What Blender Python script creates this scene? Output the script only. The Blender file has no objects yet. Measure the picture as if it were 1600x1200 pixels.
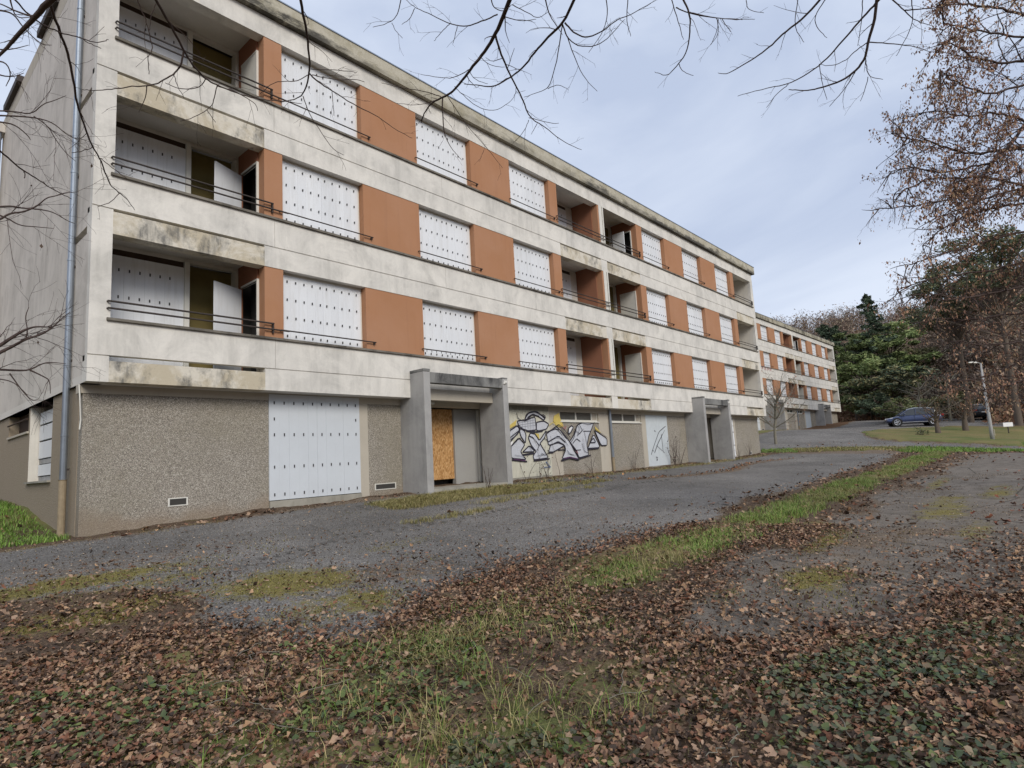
import bpy, math, random
import numpy as np
from mathutils import Vector, Matrix
# measured data (metres, camera at the origin, building facade along +x)
random.seed(7); rng=np.random.default_rng(11)
sc=bpy.context.scene
# ---------------------------------------------------------------- camera
cam_d=bpy.data.cameras.new('camera'); cam=bpy.data.objects.new('camera',cam_d); sc.collection.objects.link(cam); sc.camera=cam
YAW,PITCH,ROLL=math.radians(48.8353),math.radians(7.2983),math.radians(-3.26507)
fw=Vector((math.sin(YAW)*math.cos(PITCH),math.cos(YAW)*math.cos(PITCH),math.sin(PITCH)))
rt=Vector((math.cos(YAW),-math.sin(YAW),0)); upv=rt.cross(fw)
c_,s_=math.cos(ROLL),math.sin(ROLL)
cr=rt*c_+upv*s_; cu=-rt*s_+upv*c_
cam.matrix_world=Matrix(((cr.x,cu.x,-fw.x,0),(cr.y,cu.y,-fw.y,0),(cr.z,cu.z,-fw.z,0),(0,0,0,1)))
cam_d.sensor_width=36; cam_d.lens=36*936.18/1600; cam_d.clip_end=3000; cam_d.clip_start=.05
# ---------------------------------------------------------------- world / light
w=bpy.data.worlds.new('World'); sc.world=w; w.use_nodes=True
nt=w.node_tree; nt.nodes.clear()
def N(nt,t,**k):
    n=nt.nodes.new(t)
    for a,b in k.items(): setattr(n,a,b)
    return n
SUN_EL,SUN_AZ=math.radians(33),math.radians(203)   # azimuth measured from +Y toward +X
out=N(nt,'ShaderNodeOutputWorld'); bg=N(nt,'ShaderNodeBackground')
sky=N(nt,'ShaderNodeTexSky'); sky.sky_type='NISHITA'; sky.sun_disc=False; sky.sun_elevation=SUN_EL; sky.sun_rotation=SUN_AZ
sky.air_density=1.0; sky.dust_density=2.0
tc=N(nt,'ShaderNodeTexCoord'); mp=N(nt,'ShaderNodeMapping'); mp.inputs['Scale'].default_value=(1,1,2.6)
nt.links.new(tc.outputs['Generated'],mp.inputs['Vector'])
n1=N(nt,'ShaderNodeTexNoise'); n1.inputs['Scale'].default_value=1.7; n1.inputs['Detail'].default_value=7; n1.inputs['Roughness'].default_value=.52; n1.inputs['Distortion'].default_value=.5
nt.links.new(mp.outputs[0],n1.inputs['Vector'])
r1=N(nt,'ShaderNodeValToRGB'); e=r1.color_ramp.elements
e[0].position=.36; e[0].color=(3.8,4.4,5.7,1); e[1].position=.62; e[1].color=(5.4,5.95,7.0,1)
nt.links.new(n1.outputs['Fac'],r1.inputs[0])
mx=N(nt,'ShaderNodeMixRGB'); mx.inputs[0].default_value=.96
nt.links.new(sky.outputs[0],mx.inputs[1]); nt.links.new(r1.outputs[0],mx.inputs[2]); nt.links.new(mx.outputs[0],bg.inputs[0])
bg.inputs[1].default_value=.1; nt.links.new(bg.outputs[0],out.inputs[0])
sd=bpy.data.lights.new('sun','SUN'); sd.energy=1.65; sd.angle=math.radians(25); sd.color=(1,.93,.83)
so=bpy.data.objects.new('sun',sd); sc.collection.objects.link(so)
sdir=Vector((math.sin(SUN_AZ)*math.cos(SUN_EL),math.cos(SUN_AZ)*math.cos(SUN_EL),math.sin(SUN_EL)))
so.rotation_euler=sdir.to_track_quat('Z','Y').to_euler(); so.location=(-5,-10,30)
vs=sc.view_settings; vs.view_transform='Standard'; vs.look='None'; vs.exposure=.5; vs.gamma=1; vs.use_curve_mapping=False
sc.render.engine='CYCLES'
sc.cycles.max_bounces=6

# ---------------------------------------------------------------- helpers
def link(o): sc.collection.objects.link(o); return o
def tag(o,label=None,cat=None,group=None,kind=None):
    if label:o['label']=label
    if cat:o['category']=cat
    if group:o['group']=group
    if kind:o['kind']=kind
    return o
def empty(name,loc=(0,0,0),rz=0):
    o=bpy.data.objects.new(name,None); o.location=loc; o.rotation_euler=(0,0,rz); o.empty_display_size=.3; return link(o)
class MB:
    def __init__(s,off=(0,0,0)): s.v=[];s.f=[];s.m=[];s.off=off
    def add(s,vs,fs,m=0):
        b=len(s.v); s.v+= [tuple(x) for x in vs]; s.f+=[tuple(i+b for i in f) for f in fs]; s.m+=[m]*len(fs); return s
    def box(s,x0,x1,y0,y1,z0,z1,m=0):
        return s.add([(x0,y0,z0),(x1,y0,z0),(x1,y1,z0),(x0,y1,z0),(x0,y0,z1),(x1,y0,z1),(x1,y1,z1),(x0,y1,z1)],
            [(0,3,2,1),(4,5,6,7),(0,1,5,4),(1,2,6,5),(2,3,7,6),(3,0,4,7)],m)
    def tube(s,pts,rad,n=8,m=0,cap=True):
        P=[Vector(p) for p in pts]; k=len(P)
        if not hasattr(rad,'__len__'): rad=[rad]*k
        vs=[];up=None
        for i,p in enumerate(P):
            t=(P[min(i+1,k-1)]-P[max(i-1,0)]); t=t.normalized() if t.length>1e-9 else Vector((0,0,1))
            if up is None: up=t.orthogonal().normalized()
            up=(up-t*up.dot(t)); up=up.normalized() if up.length>1e-6 else t.orthogonal().normalized()
            sd_=t.cross(up)
            for j in range(n):
                a=2*math.pi*j/n; vs.append(p+(up*math.cos(a)+sd_*math.sin(a))*rad[i])
        fs=[(i*n+j,i*n+(j+1)%n,(i+1)*n+(j+1)%n,(i+1)*n+j) for i in range(k-1) for j in range(n)]
        if cap: fs+= [tuple(range(n))[::-1],tuple((k-1)*n+j for j in range(n))]
        return s.add(vs,fs,m)
    def build(s,name,mats,parent=None,smooth=False,bevel=0,loc=None):
        me=bpy.data.meshes.new(name); ox,oy,oz=s.off
        me.from_pydata([(x-ox,y-oy,z-oz) for x,y,z in s.v],[],s.f)
        if not isinstance(mats,(list,tuple)): mats=[mats]
        for m_ in mats: me.materials.append(m_)
        if len(mats)>1: me.polygons.foreach_set('material_index',s.m)
        if smooth: me.polygons.foreach_set('use_smooth',[True]*len(s.f))
        me.update()
        o=link(bpy.data.objects.new(name,me))
        if parent: o.parent=parent
        if loc: o.location=loc
        if bevel:
            b=o.modifiers.new('bevel','BEVEL'); b.width=bevel; b.segments=2; b.limit_method='ANGLE'
        return o
def np_mesh(name,V,F,mats,parent=None,cols=None,mi=None,smooth=False):
    """V (n,3); F list of arrays of faces with equal size k"""
    me=bpy.data.meshes.new(name)
    V=np.asarray(V,np.float32); me.vertices.add(len(V)); me.vertices.foreach_set('co',V.ravel())
    if not isinstance(F,list): F=[F]
    F=[f for f in F if len(f)]
    tot=sum(f.size for f in F); nf=sum(len(f) for f in F)
    me.loops.add(tot); me.loops.foreach_set('vertex_index',np.concatenate([f.ravel() for f in F]).astype(np.int32))
    me.polygons.add(nf)
    sizes=np.concatenate([np.full(len(f),f.shape[1]) for f in F]); st=np.concatenate([[0],np.cumsum(sizes)[:-1]])
    me.polygons.foreach_set('loop_start',st.astype(np.int32)); me.polygons.foreach_set('loop_total',sizes.astype(np.int32))
    if not isinstance(mats,(list,tuple)): mats=[mats]
    for m_ in mats: me.materials.append(m_)
    if mi is not None: me.polygons.foreach_set('material_index',mi.astype(np.int32))
    if smooth: me.polygons.foreach_set('use_smooth',np.ones(nf,bool))
    me.update(calc_edges=True)
    if cols:
        for k,c in cols.items():
            a=me.color_attributes.new(k,'FLOAT_COLOR','POINT'); c=np.asarray(c,np.float32)
            if c.shape[1]==3: c=np.concatenate([c,np.ones((len(c),1),np.float32)],1)
            a.data.foreach_set('color',c.ravel())
    me.validate()
    o=link(bpy.data.objects.new(name,me))
    if parent:o.parent=parent
    return o

# ---------------------------------------------------------------- materials
class MT:
    def __init__(s,name,rough=.9,spec=.3,metal=0):
        s.m=bpy.data.materials.new(name); s.m.use_nodes=True; s.t=s.m.node_tree; s.b=s.t.nodes['Principled BSDF']
        s.b.inputs['Roughness'].default_value=rough; s.b.inputs['Specular IOR Level'].default_value=spec; s.b.inputs['Metallic'].default_value=metal
        s.geo=s.t.nodes.new('ShaderNodeNewGeometry'); s.pos=s.geo.outputs['Position']
    def lk(s,a,b): s.t.links.new(a,b)
    def mapv(s,scale,vec=None,rot=(0,0,0),loc=(0,0,0)):
        n=s.t.nodes.new('ShaderNodeMapping'); n.inputs['Scale'].default_value=scale; n.inputs['Rotation'].default_value=rot; n.inputs['Location'].default_value=loc
        s.lk(vec or s.pos,n.inputs['Vector']); return n.outputs[0]
    def noise(s,scale,vec=None,detail=4,rough=.55,dist=0):
        n=s.t.nodes.new('ShaderNodeTexNoise'); n.inputs['Scale'].default_value=scale; n.inputs['Detail'].default_value=detail; n.inputs['Roughness'].default_value=rough; n.inputs['Distortion'].default_value=dist
        s.lk(vec or s.pos,n.inputs['Vector']); return n.outputs['Fac']
    def vor(s,scale,vec=None,out='Distance',feat='F1'):
        n=s.t.nodes.new('ShaderNodeTexVoronoi'); n.feature=feat; n.inputs['Scale'].default_value=scale; s.lk(vec or s.pos,n.inputs['Vector']); return n.outputs[out]
    def ramp(s,fac,stops):
        n=s.t.nodes.new('ShaderNodeValToRGB'); e=n.color_ramp.elements
        while len(e)<len(stops): e.new(.5)
        for i,(p,c) in enumerate(stops):
            if not hasattr(c,'__len__'): c=(c,c,c)
            e[i].position=p; e[i].color=(*c[:3],1)
        s.lk(fac,n.inputs[0]); return n.outputs[0]
    def mix(s,fac,a,b,mode='MIX'):
        n=s.t.nodes.new('ShaderNodeMixRGB'); n.blend_type=mode
        for i,x in ((0,fac),(1,a),(2,b)):
            if hasattr(x,'default_value') or hasattr(x,'is_linked'): s.lk(x,n.inputs[i])
            elif i==0: n.inputs[0].default_value=x
            else: n.inputs[i].default_value=(*x[:3],1)
        return n.outputs[0]
    def math(s,op,a,b=0,clamp=False):
        n=s.t.nodes.new('ShaderNodeMath'); n.operation=op; n.use_clamp=clamp
        for i,x in ((0,a),(1,b)):
            if isinstance(x,(int,float)): n.inputs[i].default_value=x
            else: s.lk(x,n.inputs[i])
        return n.outputs[0]
    def xyz(s,vec=None):
        n=s.t.nodes.new('ShaderNodeSeparateXYZ'); s.lk(vec or s.pos,n.inputs[0]); return n.outputs
    def attr(s,name):
        n=s.t.nodes.new('ShaderNodeVertexColor'); n.layer_name=name; return n
    def col(s,c):
        if hasattr(c,'is_linked'): s.lk(c,s.b.inputs['Base Color'])
        else: s.b.inputs['Base Color'].default_value=(*c[:3],1)
        return s
    def bump(s,h,strength=.3,dist=.01):
        n=s.t.nodes.new('ShaderNodeBump'); n.inputs['Strength'].default_value=strength; n.inputs['Distance'].default_value=dist
        s.lk(h,n.inputs['Height']); s.lk(n.outputs[0],s.b.inputs['Normal']); return s
def plain(name,c,rough=.8,spec=.3,metal=0,var=.12,scale=6):
    m=MT(name,rough,spec,metal); n=m.noise(scale,detail=5)
    m.col(m.mix(n,[x*(1-var) for x in c],[min(1,x*(1+var)) for x in c])); m.bump(m.noise(scale*12,detail=3),.12,.004); return m.m

def concrete(name,base,dark,streak=.5,blotch=.4,mould=None,mould_amt=0,rough=.9,cracks=False,topz=None):
    m=MT(name,rough,.2)
    st=m.noise(1,m.mapv((3.1,3.1,.3)),detail=8,rough=.72,dist=.35)          # vertical run-down streaks
    st=m.ramp(st,[(.5,0),(.8,1)])
    bl=m.ramp(m.noise(.7,detail=7,rough=.62,dist=.4),[(.45,0),(.75,1)])
    fine=m.noise(22,detail=4)
    c=m.mix(fine,[x*.92 for x in base],[x*1.05 for x in base])
    c=m.mix(m.math('MULTIPLY',bl,blotch),c,dark)
    c=m.mix(m.math('MULTIPLY',st,streak),c,[x*.75 for x in dark])
    if mould:
        k=m.math('MULTIPLY',m.ramp(m.noise(1.3,m.mapv((1,1,.9)),detail=8,rough=.7,dist=.6),[(.42,0),(.6,1)]),
                 m.ramp(m.noise(1,m.mapv((5,5,.6)),detail=5,rough=.7),[(.3,.2),(.62,1)]))
        c=m.mix(m.math('MULTIPLY',k,mould_amt),c,mould)
    if cracks:
        v=m.vor(.55,m.mapv((1,1,1.6)),feat='DISTANCE_TO_EDGE')
        c=m.mix(m.math('MULTIPLY',m.ramp(v,[(0,1),(.006,0)]),.5),c,(.08,.07,.06))
    m.col(c); m.bump(m.noise(35,detail=5),.25,.006); return m.m
M={}
M['cream']=concrete('cream_painted_concrete',(.75,.725,.67),(.50,.49,.465),.26,.5,(.20,.20,.185),.35)
M['gable']=concrete('stained_gable_concrete',(.64,.60,.55),(.40,.37,.33),.5,.4,(.16,.15,.13),.3)
def slabedge():
    m=MT('mossy_slab_edge',.9,.2)
    c=m.mix(m.noise(20,detail=4),(.60,.56,.48),(.70,.66,.57))
    a=m.ramp(m.noise(1,m.mapv((.9,.9,.9),loc=(3,0,1)),detail=7,rough=.7,dist=.5),[(.46,0),(.56,1)]); c=m.mix(m.math('MULTIPLY',a,.55),c,(.40,.33,.20))
    b=m.ramp(m.noise(1,m.mapv((1.5,1.5,1.1),loc=(9,4,2)),detail=8,rough=.72),[(.50,0),(.62,1)]); s=m.ramp(m.noise(1,m.mapv((11,11,1.6)),detail=6,rough=.7),[(.30,.15),(.60,1)])
    c=m.mix(m.math('MULTIPLY',m.math('MULTIPLY',b,s),.85),c,(.12,.12,.115))
    w_=m.ramp(m.noise(9,detail=8,rough=.8),[(.62,0),(.68,1)]); c=m.mix(m.math('MULTIPLY',w_,.5),c,(.72,.72,.70))
    m.col(c); m.bump(m.noise(30,detail=6),.5,.01); return m.m
M['slabedge']=slabedge()
def fascia():
    m=MT('black_stained_fascia',.92,.2); X=m.xyz()
    c=m.mix(m.noise(14,detail=5),(.43,.40,.32),(.54,.51,.42))
    c=m.mix(m.math('MULTIPLY',m.ramp(m.noise(2.2,detail=7,rough=.7),[(.45,0),(.65,1)]),.6),c,(.27,.24,.15))
    low=m.ramp(m.math('ADD',m.math('MULTIPLY',m.math('SUBTRACT',11.0,X[2]),1.7),m.math('MULTIPLY',m.math('SUBTRACT',m.noise(1,m.mapv((.9,.9,3)),detail=9,rough=.75),.5),2.0)),[(.35,0),(.62,1)])
    amt=m.ramp(m.noise(.22,m.mapv((1,1,.2),loc=(2,0,0)),detail=3),[(.38,.25),(.55,1)])
    c=m.mix(m.math('MULTIPLY',m.math('MULTIPLY',low,amt),.9),c,(.04,.038,.035))
    m.col(c); m.bump(m.noise(25,detail=6),.6,.012); return m.m
M['fascia']=fascia()
M['fascia_far']=concrete('mossy_roof_fascia',(.46,.43,.34),(.26,.22,.14),.5,.6,(.035,.033,.03),.95)
M['sill']=concrete('mossy_sill',(.22,.20,.17),(.10,.09,.07),.4,.7,(.035,.033,.028),.8)
M['soffit']=concrete('soffit_plaster',(.68,.65,.60),(.42,.39,.34),.1,.4)
M['niche']=concrete('balcony_plaster',(.68,.65,.59),(.42,.40,.35),.3,.4)
M['entr']=concrete('light_grey_render',(.36,.355,.34),(.28,.275,.26),.2,.4)
M['beam']=concrete('smooth_concrete',(.48,.44,.37),(.34,.31,.26),.4,.4)
M['portal']=concrete('grey_portal_concrete',(.40,.395,.385),(.27,.27,.265),.4,.5,(.18,.18,.18),.45)
M['portal_top']=concrete('blackened_portal_concrete',(.25,.25,.24),(.12,.12,.12),.8,.8,(.035,.035,.037),.9)
M['step']=concrete('step_concrete',(.38,.36,.31),(.2,.19,.16),.3,.6,(.1,.1,.08),.4,cracks=True)
def terracotta():
    m=MT('terracotta_render',.92,.2); n=m.noise(1.2,detail=6); f=m.noise(60,detail=3)
    c=m.mix(n,(.37,.185,.098),(.43,.22,.12)); c=m.mix(m.math('MULTIPLY',m.ramp(m.noise(1,m.mapv((6,6,.4)),detail=5),[(.55,0),(.8,1)]),.25),c,(.26,.125,.075))
    fd=m.ramp(m.noise(.55,detail=7,rough=.65,dist=.3),[(.38,0),(.68,1)]); c=m.mix(m.math('MULTIPLY',fd,.35),c,(.47,.28,.19))
    st2=m.ramp(m.noise(1,m.mapv((13,13,.9)),detail=6,rough=.7),[(.58,0),(.8,1)]); c=m.mix(m.math('MULTIPLY',st2,.3),c,(.20,.11,.08))
    m.col(c); m.bump(f,.4,.005); return m.m
M['terra']=terracotta()
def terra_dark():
    m=MT('darker_terracotta_reveal',.92,.2); n=m.noise(2.5,detail=6)  # darker terracotta tone for the balcony side walls
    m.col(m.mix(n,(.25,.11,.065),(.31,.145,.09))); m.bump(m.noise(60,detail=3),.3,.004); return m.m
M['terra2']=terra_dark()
def pebble():
    m=MT('pebbledash',.9,.25); v=m.t.nodes.new('ShaderNodeTexVoronoi'); v.inputs['Scale'].default_value=75; m.lk(m.pos,v.inputs['Vector'])
    g=m.t.nodes.new('ShaderNodeSeparateColor'); m.lk(v.outputs['Color'],g.inputs[0])
    c=m.ramp(g.outputs[0],[(0,(.23,.205,.175)),(.35,(.385,.35,.30)),(.6,(.46,.42,.36)),(.85,(.53,.49,.42)),(1,(.70,.66,.59))])
    e=m.ramp(v.outputs['Distance'],[(.3,1),(.75,.45)])
    c=m.mix(1,c,e,'MULTIPLY')
    c=m.mix(m.math('MULTIPLY',m.ramp(m.noise(.9,detail=6),[(.4,0),(.7,1)]),.45),c,(.26,.235,.17))
    z=m.xyz()[2]
    # rain-splash dirt near the ground
    lo=m.ramp(m.math('ADD',m.math('MULTIPLY',z,-.9),m.math('MULTIPLY',m.noise(1.6,detail=4),.7)),[(.75,0),(1.15,1)])
    c=m.mix(m.math('MULTIPLY',lo,.6),c,(.27,.205,.145)); dp=m.ramp(m.noise(1,m.mapv((.8,.8,.35)),detail=7,rough=.7),[(.5,0),(.72,1)]); c=m.mix(m.math('MULTIPLY',dp,.35),c,(.22,.20,.165))
    m.col(c); m.bump(m.math('SUBTRACT',1,v.outputs['Distance']),.7,.012); return m.m
M['pebble']=pebble()
def pebble_dark():
    m=MT('brown_pebbledash',.9,.25); v=m.vor(38); n=m.noise(1.5,detail=6); f=m.noise(30,detail=5)
    c=m.mix(f,(.24,.195,.145),(.38,.32,.25)); c=m.mix(m.math('MULTIPLY',n,.5),c,(.26,.22,.155))
    m.col(c); m.bump(v,.6,.01); return m.m
M['pebble2']=pebble_dark()
def white_metal():
    m=MT('white_lacquered_steel',.45,.4); n=m.noise(1.6,detail=5)
    c=m.mix(n,(.72,.75,.79),(.82,.84,.86)); d=m.ramp(m.noise(1,m.mapv((7,7,.7)),detail=7,rough=.75),[(.5,0),(.8,1)])
    c=m.mix(m.math('MULTIPLY',d,.38),c,(.42,.40,.34)); oi=m.t.nodes.new('ShaderNodeObjectInfo'); c=m.mix(1,c,m.ramp(oi.outputs['Random'],[(0,.93),(1,1.0)]),'MULTIPLY'); m.col(c); m.bump(m.noise(1.2,m.mapv((8,8,1))),.1,.01); return m.m
M['white']=white_metal()
M['garage_shade_white']=plain('overhang_shaded_garage_white',(.58,.62,.66),.5,.4,var=.06,scale=2)  # shutter white darkened: the overhang's shade is put into the garage colour
M['offwhite']=plain('offwhite_paint',(.66,.65,.60),.6)
M['greydoor']=plain('greyish_blue_door_paint',(.55,.60,.63),.5)
M['slot']=plain('dark_vent_slot',(.05,.05,.055),.7)
M['rail']=plain('rusty_black_iron',(.045,.035,.03),.7,.4)
M['olive']=plain('olive_board',(.17,.135,.05),.8,var=.25,scale=3)
M['dark']=plain('dark_brown_timber',(.055,.035,.025),.8,var=.3)
M['room']=plain('interior_shade_black',(.05,.048,.045),.9)  # near-black colour stands in for the unlit depth behind openings
M['zinc']=plain('zinc_pipe',(.30,.34,.39),.38,.5,.75,var=.2)
M['ironpipe']=plain('rust_streaked_cast_iron',(.30,.24,.16),.8,var=.35,scale=12)
M['glass']=plain('dusty_window_glass',(.10,.105,.10),.15,.6,var=.3,scale=3)
M['ribbed']=plain('cream_ribbed_steel',(.58,.57,.48),.6)
def plain_(name,c,rough=.7,var=.2,scale=3):
    m=MT(name,rough,.25); v=m.vor(75); n=m.noise(scale,detail=6,rough=.65); k=m.ramp(m.noise(60,detail=5,rough=.8),[(.6,0),(.72,1)])
    b=m.mix(n,[x*(1-var) for x in c],[min(1,x*(1+var)) for x in c]); m.col(m.mix(m.math('MULTIPLY',k,.4),b,(.33,.30,.25))); m.bump(v,.6,.012); return m.m
M['black']=plain_('black_spray_paint',(.03,.027,.04),.6,var=.3)
M['silver']=plain_('silver_spray_paint',(.55,.57,.62),.55,var=.14)
M['purple']=plain('purple_spray_paint',(.12,.04,.12),.6)
M['yellow']=plain_('yellow_spray_paint',(.62,.49,.14),.7)
M['blue']=plain('blue_spray_paint',(.12,.16,.28),.7)
M['red']=plain('red_spray_paint',(.40,.13,.14),.7)
M['greyline']=plain('thin_grey_spray_line',(.26,.27,.31),.7)
M['whitepaint']=plain('white_spray_paint',(.78,.78,.78),.7)
def osb():
    m=MT('oriented_strand_board',.75,.3); v=m.t.nodes.new('ShaderNodeTexVoronoi'); v.inputs['Scale'].default_value=1
    m.lk(m.mapv((38,38,16),rot=(0,.5,0)),v.inputs['Vector']); g=m.t.nodes.new('ShaderNodeSeparateColor'); m.lk(v.outputs['Color'],g.inputs[0])
    c=m.ramp(g.outputs[0],[(0,(.30,.15,.05)),(.5,(.48,.26,.10)),(1,(.60,.38,.18))]); m.col(c); m.bump(g.outputs[1],.2,.003); return m.m
M['osb']=osb()
def bark(name,a,b):
    m=MT(name,.9,.2); n=m.noise(1,m.mapv((30,30,6)),detail=5); m.col(m.mix(n,a,b)); m.bump(n,.5,.01); return m.m
M['twig']=bark('dark_twig_bark',(.045,.032,.03),(.11,.08,.07))
M['bark']=bark('grey_brown_bark',(.07,.055,.045),(.18,.145,.115))
M['palebark']=bark('lichen_grey_bark',(.14,.13,.10),(.28,.26,.21))
def vcol(name,rough=.8,spec=.25,trans=0,layer='col',var=.3):
    m=MT(name,rough,spec); a=m.attr(layer); n=m.noise(9,detail=3)
    m.col(m.mix(1,a.outputs['Color'],m.ramp(n,[(.3,1-var),(.7,1+var*.5)]),'MULTIPLY')) ; return m.m
M['leaf']=vcol('dry_leaf',.75,.3); M['ivy']=vcol('ivy_leaf',.45,.5); M['grass']=vcol('grass_blade',.6,.3); M['needle']=vcol('conifer_needles',.8,.2)
CP=[[0.0,0.0,-1.55],[3.0,0.0,-1.56],[6.0,0.0,-1.5],[0.0,4.0,-1.5],[3.0,4.0,-1.5],[-3.0,0.0,-1.5],[-3.0,6.0,-1.2],[0.0,8.0,-1.25],[3.0,8.0,-1.2],[-8.0,0.0,-1.3],[-8.0,10.0,-0.7],[0.0,-6.0,-1.6],[12.0,-6.0,-1.4],[30.0,-8.0,-0.9],[2.8,12.7,-0.87],[6.3,12.7,-0.76],[10.0,12.7,-0.68],[14.3,12.7,-0.62],[20.0,12.7,-0.63],[27.0,12.7,-0.58],[32.0,12.7,-0.5],[37.0,12.7,-0.36],[10.0,11.5,-0.74],[20.0,11.0,-0.72],[30.0,11.0,-0.62],[2.8,13.5,-0.94],[2.8,15.3,-0.68],[2.8,16.6,-0.47],[2.8,19.5,-0.28],[-2.0,14.0,-0.75],[-2.0,18.0,-0.3],[2.8,26.0,0.1],[-10.0,20.0,0.3],[0.0,12.0,-0.97],[7.8,3.7,-1.36],[14.0,4.0,-1.24],[20.0,4.0,-1.14],[27.0,3.6,-1.0],[34.0,3.5,-0.85],[13.0,0.0,-1.35],[25.0,0.0,-1.0],[9.0,7.5,-1.12],[20.0,7.5,-0.98],[30.0,8.0,-0.8],[41.0,12.0,-0.05],[48.0,14.0,0.8],[50.0,19.5,1.3],[53.0,20.0,1.42],[70.0,20.3,1.6],[87.0,20.3,1.85],[60.0,14.0,1.2],[75.0,14.0,1.6],[53.0,30.0,1.9],[87.0,30.0,2.6],[37.0,24.0,0.4],[20.0,24.0,0.2],[45.34,7.88,-0.04],[45.12,5.13,-0.33],[47.34,2.62,-0.49],[51.4,2.55,-0.38],[62.16,9.89,1.01],[65.69,7.38,1.06],[76.14,4.54,1.41],[76.27,1.38,1.2],[44.8,1.01,-0.91],[57.21,2.0,-0.19],[86.71,19.87,2.23],[88.92,17.38,2.04]]
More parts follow.
